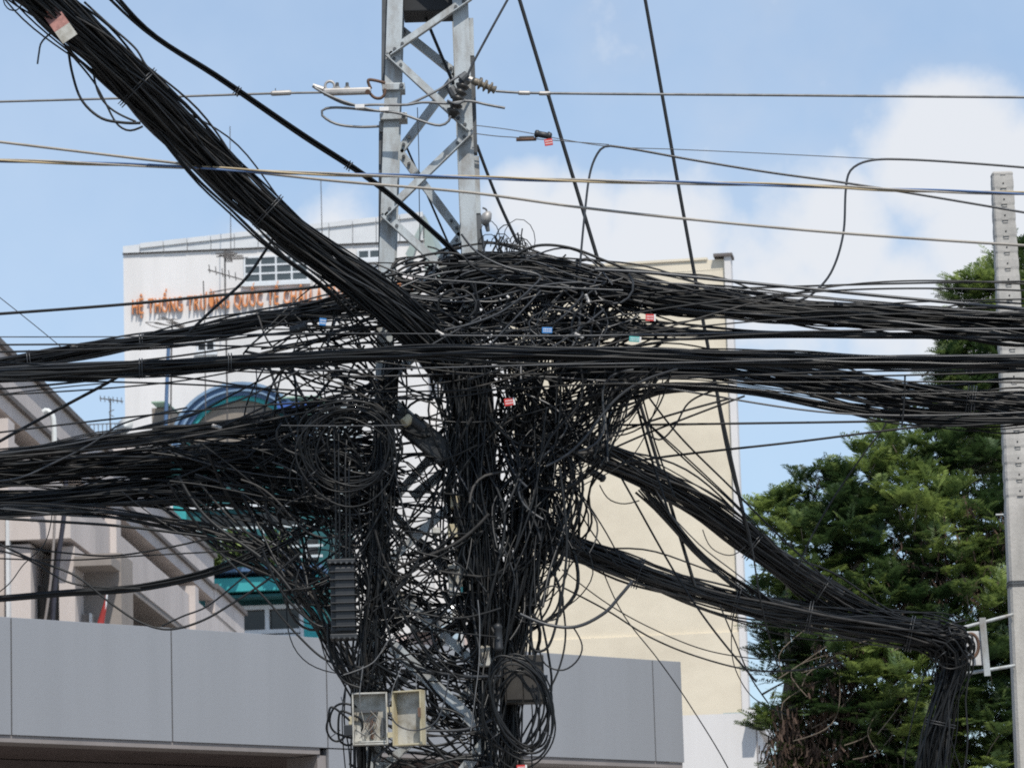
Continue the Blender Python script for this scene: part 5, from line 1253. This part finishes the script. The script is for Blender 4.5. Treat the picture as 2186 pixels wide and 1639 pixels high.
# tilted mesh patterned closure in the core
k = K('splice_closure', 'tilted dark closure box with a grid face in the core', 'closure', 915, 930, 23.2)
M = Matrix.Translation(Vector(k.l(915, 940))) @ Matrix.Rotation(RAD(42), 4, 'Y')
MB().box(-.17, .17, -.07, .07, -.075, .075, M).build('body', blackp, k.o, bevel=.012)
for i in range(5): MB().box(-.15 + i * .07, -.146 + i * .07, -.074, -.07, -.07, .07, M).build('grid_bar', blackp, k.o)
for i in range(3): MB().box(-.16, .16, -.0745, -.0701, -.045 + i * .042, -.041 + i * .042, M).build('grid_bar', blackp, k.o)
MB().box(-.26, -.175, -.05, .05, -.055, .055, M).build('neck', blackp, k.o, bevel=.008)
k = K('capped_device', 'cream capped device poking out above the tilted closure', 'device', 868, 890, 22.95)  # small CCTV-like device, gives no light
MB().cyl(k.l(862, 903, -.04), k.l(876, 893, -.02), .03, .034, 12).build('cap', cream, k.o); MB().cyl(k.l(876, 893, -.02), k.l(905, 915, 0), .034, .03, 12).build('barrel', blackp, k.o)

# ------------------------------------------------------------------ small boxes on the right leg
for (lab, m, x0, y0, x1, y1) in (('cream junction box high on the right leg', cream, 962, 1058, 982, 1085), ('second cream junction box below it on the right leg', cream, 956, 1118, 978, 1150),
                                 ('tall grey junction box on the right leg with a teal edged label', offw, 958, 1205, 986, 1272), ('grey white box low on the right leg', offw, 1024, 1378, 1048, 1424), ('grey tag box in the gap between the legs', offw, 922, 1126, 940, 1142)):
    k = K('junction_box', lab, 'box', (x0 + x1) / 2, y1, 23.08)
    bd = k.boxpx('housing', m, x0, y0, x1, y1, -.03, .05, .006); k.boxpx('lid', m, x0 + 2, y0 + 2, x1 - 2, y1 - 2, -.042, -.031, .003)
    if 'teal' in lab: k.boxpx('label', whit, 970, 1254, 984, 1268, -.048, -.043, 0); k.boxpx('label_edge', telt, 984.2, 1254, 988, 1268, -.049, -.043, 0)
# brown box behind the oval coil
k = K('meter_box', 'dark brown steel box behind the oval coil', 'box', 1120, 1502, 23.05)
dkb = mat('dark_brown_steel', (0.045, 0.04, 0.034), .6, .2, .25, 7)
k.boxpx('case', dkb, 1078, 1396, 1160, 1500, 0, .16, .006); k.boxpx('door', dkb, 1118, 1412, 1156, 1494, -.012, -.001, .004); k.boxpx('side_door', dkb, 1082, 1412, 1114, 1494, -.012, -.001, .004)
k.boxpx('hinge', dkst, 1159.5, 1440, 1169, 1452, -.01, .04, 0)

# ------------------------------------------------------------------ open terminal box
k = K('terminal_box', 'open dirty cream terminal box with its door swung wide on the left leg', 'terminal box', 790, 1590, 22.78)
def opentray(name, x0, y0, x1, y1, dep, m, mi, rot=0.0, par=None):
    a = Vector(k.l(x0, y1)); b = Vector(k.l(x1, y0)); w = b.x - a.x; h = b.z - a.z; t = .010
    mb = MB(); mb.box(0, w, dep - t, dep, 0, h)
    e = MB(); e.box(0, t, 0, dep - t - .0005, 0, h); e.box(w - t, w, 0, dep - t - .0005, 0, h); e.box(t + .0005, w - t - .0005, 0, dep - t - .0005, 0, t); e.box(t + .0005, w - t - .0005, 0, dep - t - .0005, h - t, h)
    bk = mb.build(name + '_back', mi, k.o); rm = e.build(name + '_rim', m, k.o, bevel=.003)
    for o in (bk, rm): o.location = a; o.rotation_euler = (0, 0, rot)
    return a, w, h
a, w, h = opentray('case', 753, 1476, 826, 1590, .075, offw, offw)
M0 = a
def inb(name, m, x0, x1, y0, y1, z0, z1):
    o = MB().box(x0 * w, x1 * w, y0, y1, z0 * h, z1 * h).build(name, m, k.o); o.location = a
inb('terminal_strip', dkst, .2, .72, .03, .063, .62, .68); inb('mount_post', rust, .5, .58, .04, .064, .12, .5); inb('shelf', offw, .06, .94, .0, .063, .045, .075); inb('cable_guide', dkst, .82, .87, .03, .063, .15, .52)
g = np.random.default_rng(5)
for i in range(12):
    q = np.array([[g.uniform(.25, .85) * w, .03, g.uniform(.45, .66) * h], [g.uniform(.3, .8) * w, .01, g.uniform(.25, .45) * h], [g.uniform(.15, .9) * w, .02, g.uniform(.1, .2) * h]]) + np.array(a)
    v, f = tube_geo(crom(q, 10), .0017, 4); mesh_np('loose_wire', v, f, [dkst, rust, offw][i % 3], k.o)
opentray('door', 838, 1473, 903, 1592, .075, cream, offw, RAD(-22))
for y in (1508, 1562):
    k.boxpx('hinge', cream, 825.5, y, 839, y + 12, .0, .03, .002)
k.boxpx('latch', rust, 893, 1512, 899, 1532, -.085, -.075, 0); k.boxpx('cable_gland', cream, 744, 1528, 752.5, 1546, .01, .06, .004)
k.boxpx('side_block', blackp, 734, 1546, 752, 1570, .0, .06, .004)
one('lit wire hanging across the terminal box door', [(832, 1478), (832, 1520), (850, 1548), (890, 1558), (930, 1540), (950, 1490), (958, 1440)], .0048, cg, 22.66)
for i, pts in enumerate([[(860, 1415), (850, 1440), (838, 1470), (833, 1500)], [(775, 1420), (772, 1445), (768, 1478), (770, 1510)], [(890, 1440), (888, 1460), (891, 1476)]]):
    one(['pale thin wire dropping into the terminal box hinge', 'pale thin wire dropping into the left of the terminal box', 'pale thin wire dropping to the top of the terminal box door'][i], pts, .0025, alu, 22.75, name='thin_wire')
one('frayed pale wire crossing the left leg above the terminal box', [(733, 1440), (775, 1425), (800, 1410), (838, 1355), (842, 1372)], .003, alu, 22.7, name='thin_wire')
one('frayed pale wire hanging down the right leg', [(1020, 1280), (1024, 1330), (1022, 1420), (1015, 1480), (1005, 1560)], .003, alu, 22.8, name='thin_wire')
# light steel struts low in the tangle
for (lab, x0, y0, x1, y1, w_) in (('long grey steel strut slanting across the lower tangle', 838, 1378, 1045, 1572, .075), ('short grey steel strut at the bottom between the legs', 985, 1650, 1062, 1548, .07), ('grey steel strut tilted behind the closure', 880, 1060, 945, 1008, .06)):
    k = K('steel_strut', lab, 'strut', x1, y1, 23.6 if 'tilted' in lab else 23.12)
    a_ = Vector(k.l(x0, y0)); b_ = Vector(k.l(x1, y1)); d = (b_ - a_).normalized(); n1 = Vector((0, 1, 0)).cross(d).normalized()
    if n1.z < 0: n1 = -n1
    MB().angle(a_ - n1 * w_ / 2, b_ - n1 * w_ / 2, w_, .007, n1, Vector((0, 1, 0))).build('angle_bar', galv, k.o)
    MB().cyl(a_ + d * .05 - Vector((0, .02, 0)), a_ + d * .05, .012, n=6).build('bolt', dkst, k.o); MB().cyl(b_ - d * .05 - Vector((0, .02, 0)), b_ - d * .05, .012, n=6).build('bolt', dkst, k.o)
# small device on the right leg above the knot
k = K('cable_camera', 'small grey dome device beside the right leg above the knot', 'device', 1040, 480, 23.1)
MB().lathe(k.l(1028, 462), k.l(1048, 470), [(0, .02), (.3, .045), (.6, .05), (.85, .04), (1, .01)], 14).build('dome', clampm, k.o, True)
MB().cyl(k.l(1038, 474), k.l(1042, 494), .018, .012, 8).build('stem', dkst, k.o); k.tube('arm', [(1030, 444), (1038, 448), (1040, 462)], .006, dkst)

# small splices and clamps caught in the cables
for (lab, x0, y0, x1, y1, r, Y_, m) in (('dark lump shaped splice on the upper left bundle by the blue tag', 618, 706, 656, 696, .03, 22.9, blackp), ('short black splice riding on the upper left bundle near the left edge', 150, 742, 178, 737, .022, 23.6, blackp),
        ('black tube splice on top of the upper right bundle', 1780, 648, 1800, 651, .016, 22.85, blackp), ('black tube splice where the lower right bundles leave the column', 1252, 1000, 1292, 1024, .028, 23.5, blackp),
        ('long black splice tube low on the right leg', 1062, 1330, 1066, 1392, .03, 22.95, blackp), ('pale hook clamp in the right half of the knot', 1250, 628, 1258, 648, .012, 22.7, clampm),
        ('pale wedge clamp near the faded blue tag', 1226, 712, 1246, 722, .014, 22.65, clampm), ('pale wedge clamp at the foot of the thickest bundle', 930, 706, 948, 716, .012, 22.65, clampm), ('pale clamp above the arched gable on the left bundle', 452, 908, 474, 914, .014, 22.9, clampm)):
    k = K('cable_splice' if m is blackp else 'cable_clamp', lab, 'splice' if m is blackp else 'clamp', (x0 + x1) / 2, (y0 + y1) / 2, Y_)
    MB().lathe(k.l(x0, y0), k.l(x1, y1), [(0, r * .45), (.06, r * .8), (.14, r), (.2, r * .82), (.5, r * .85), (.8, r * .82), (.86, r), (.94, r * .8), (1, r * .45)], 12).build('sleeve', m, k.o, True)
    MB().cyl(k.l((x0 + x1) / 2, (y0 + y1) / 2, -r * .7), k.l((x0 + x1) / 2, (y0 + y1) / 2, -r * 1.15), r * .3, n=6).build('screw', dkst, k.o)
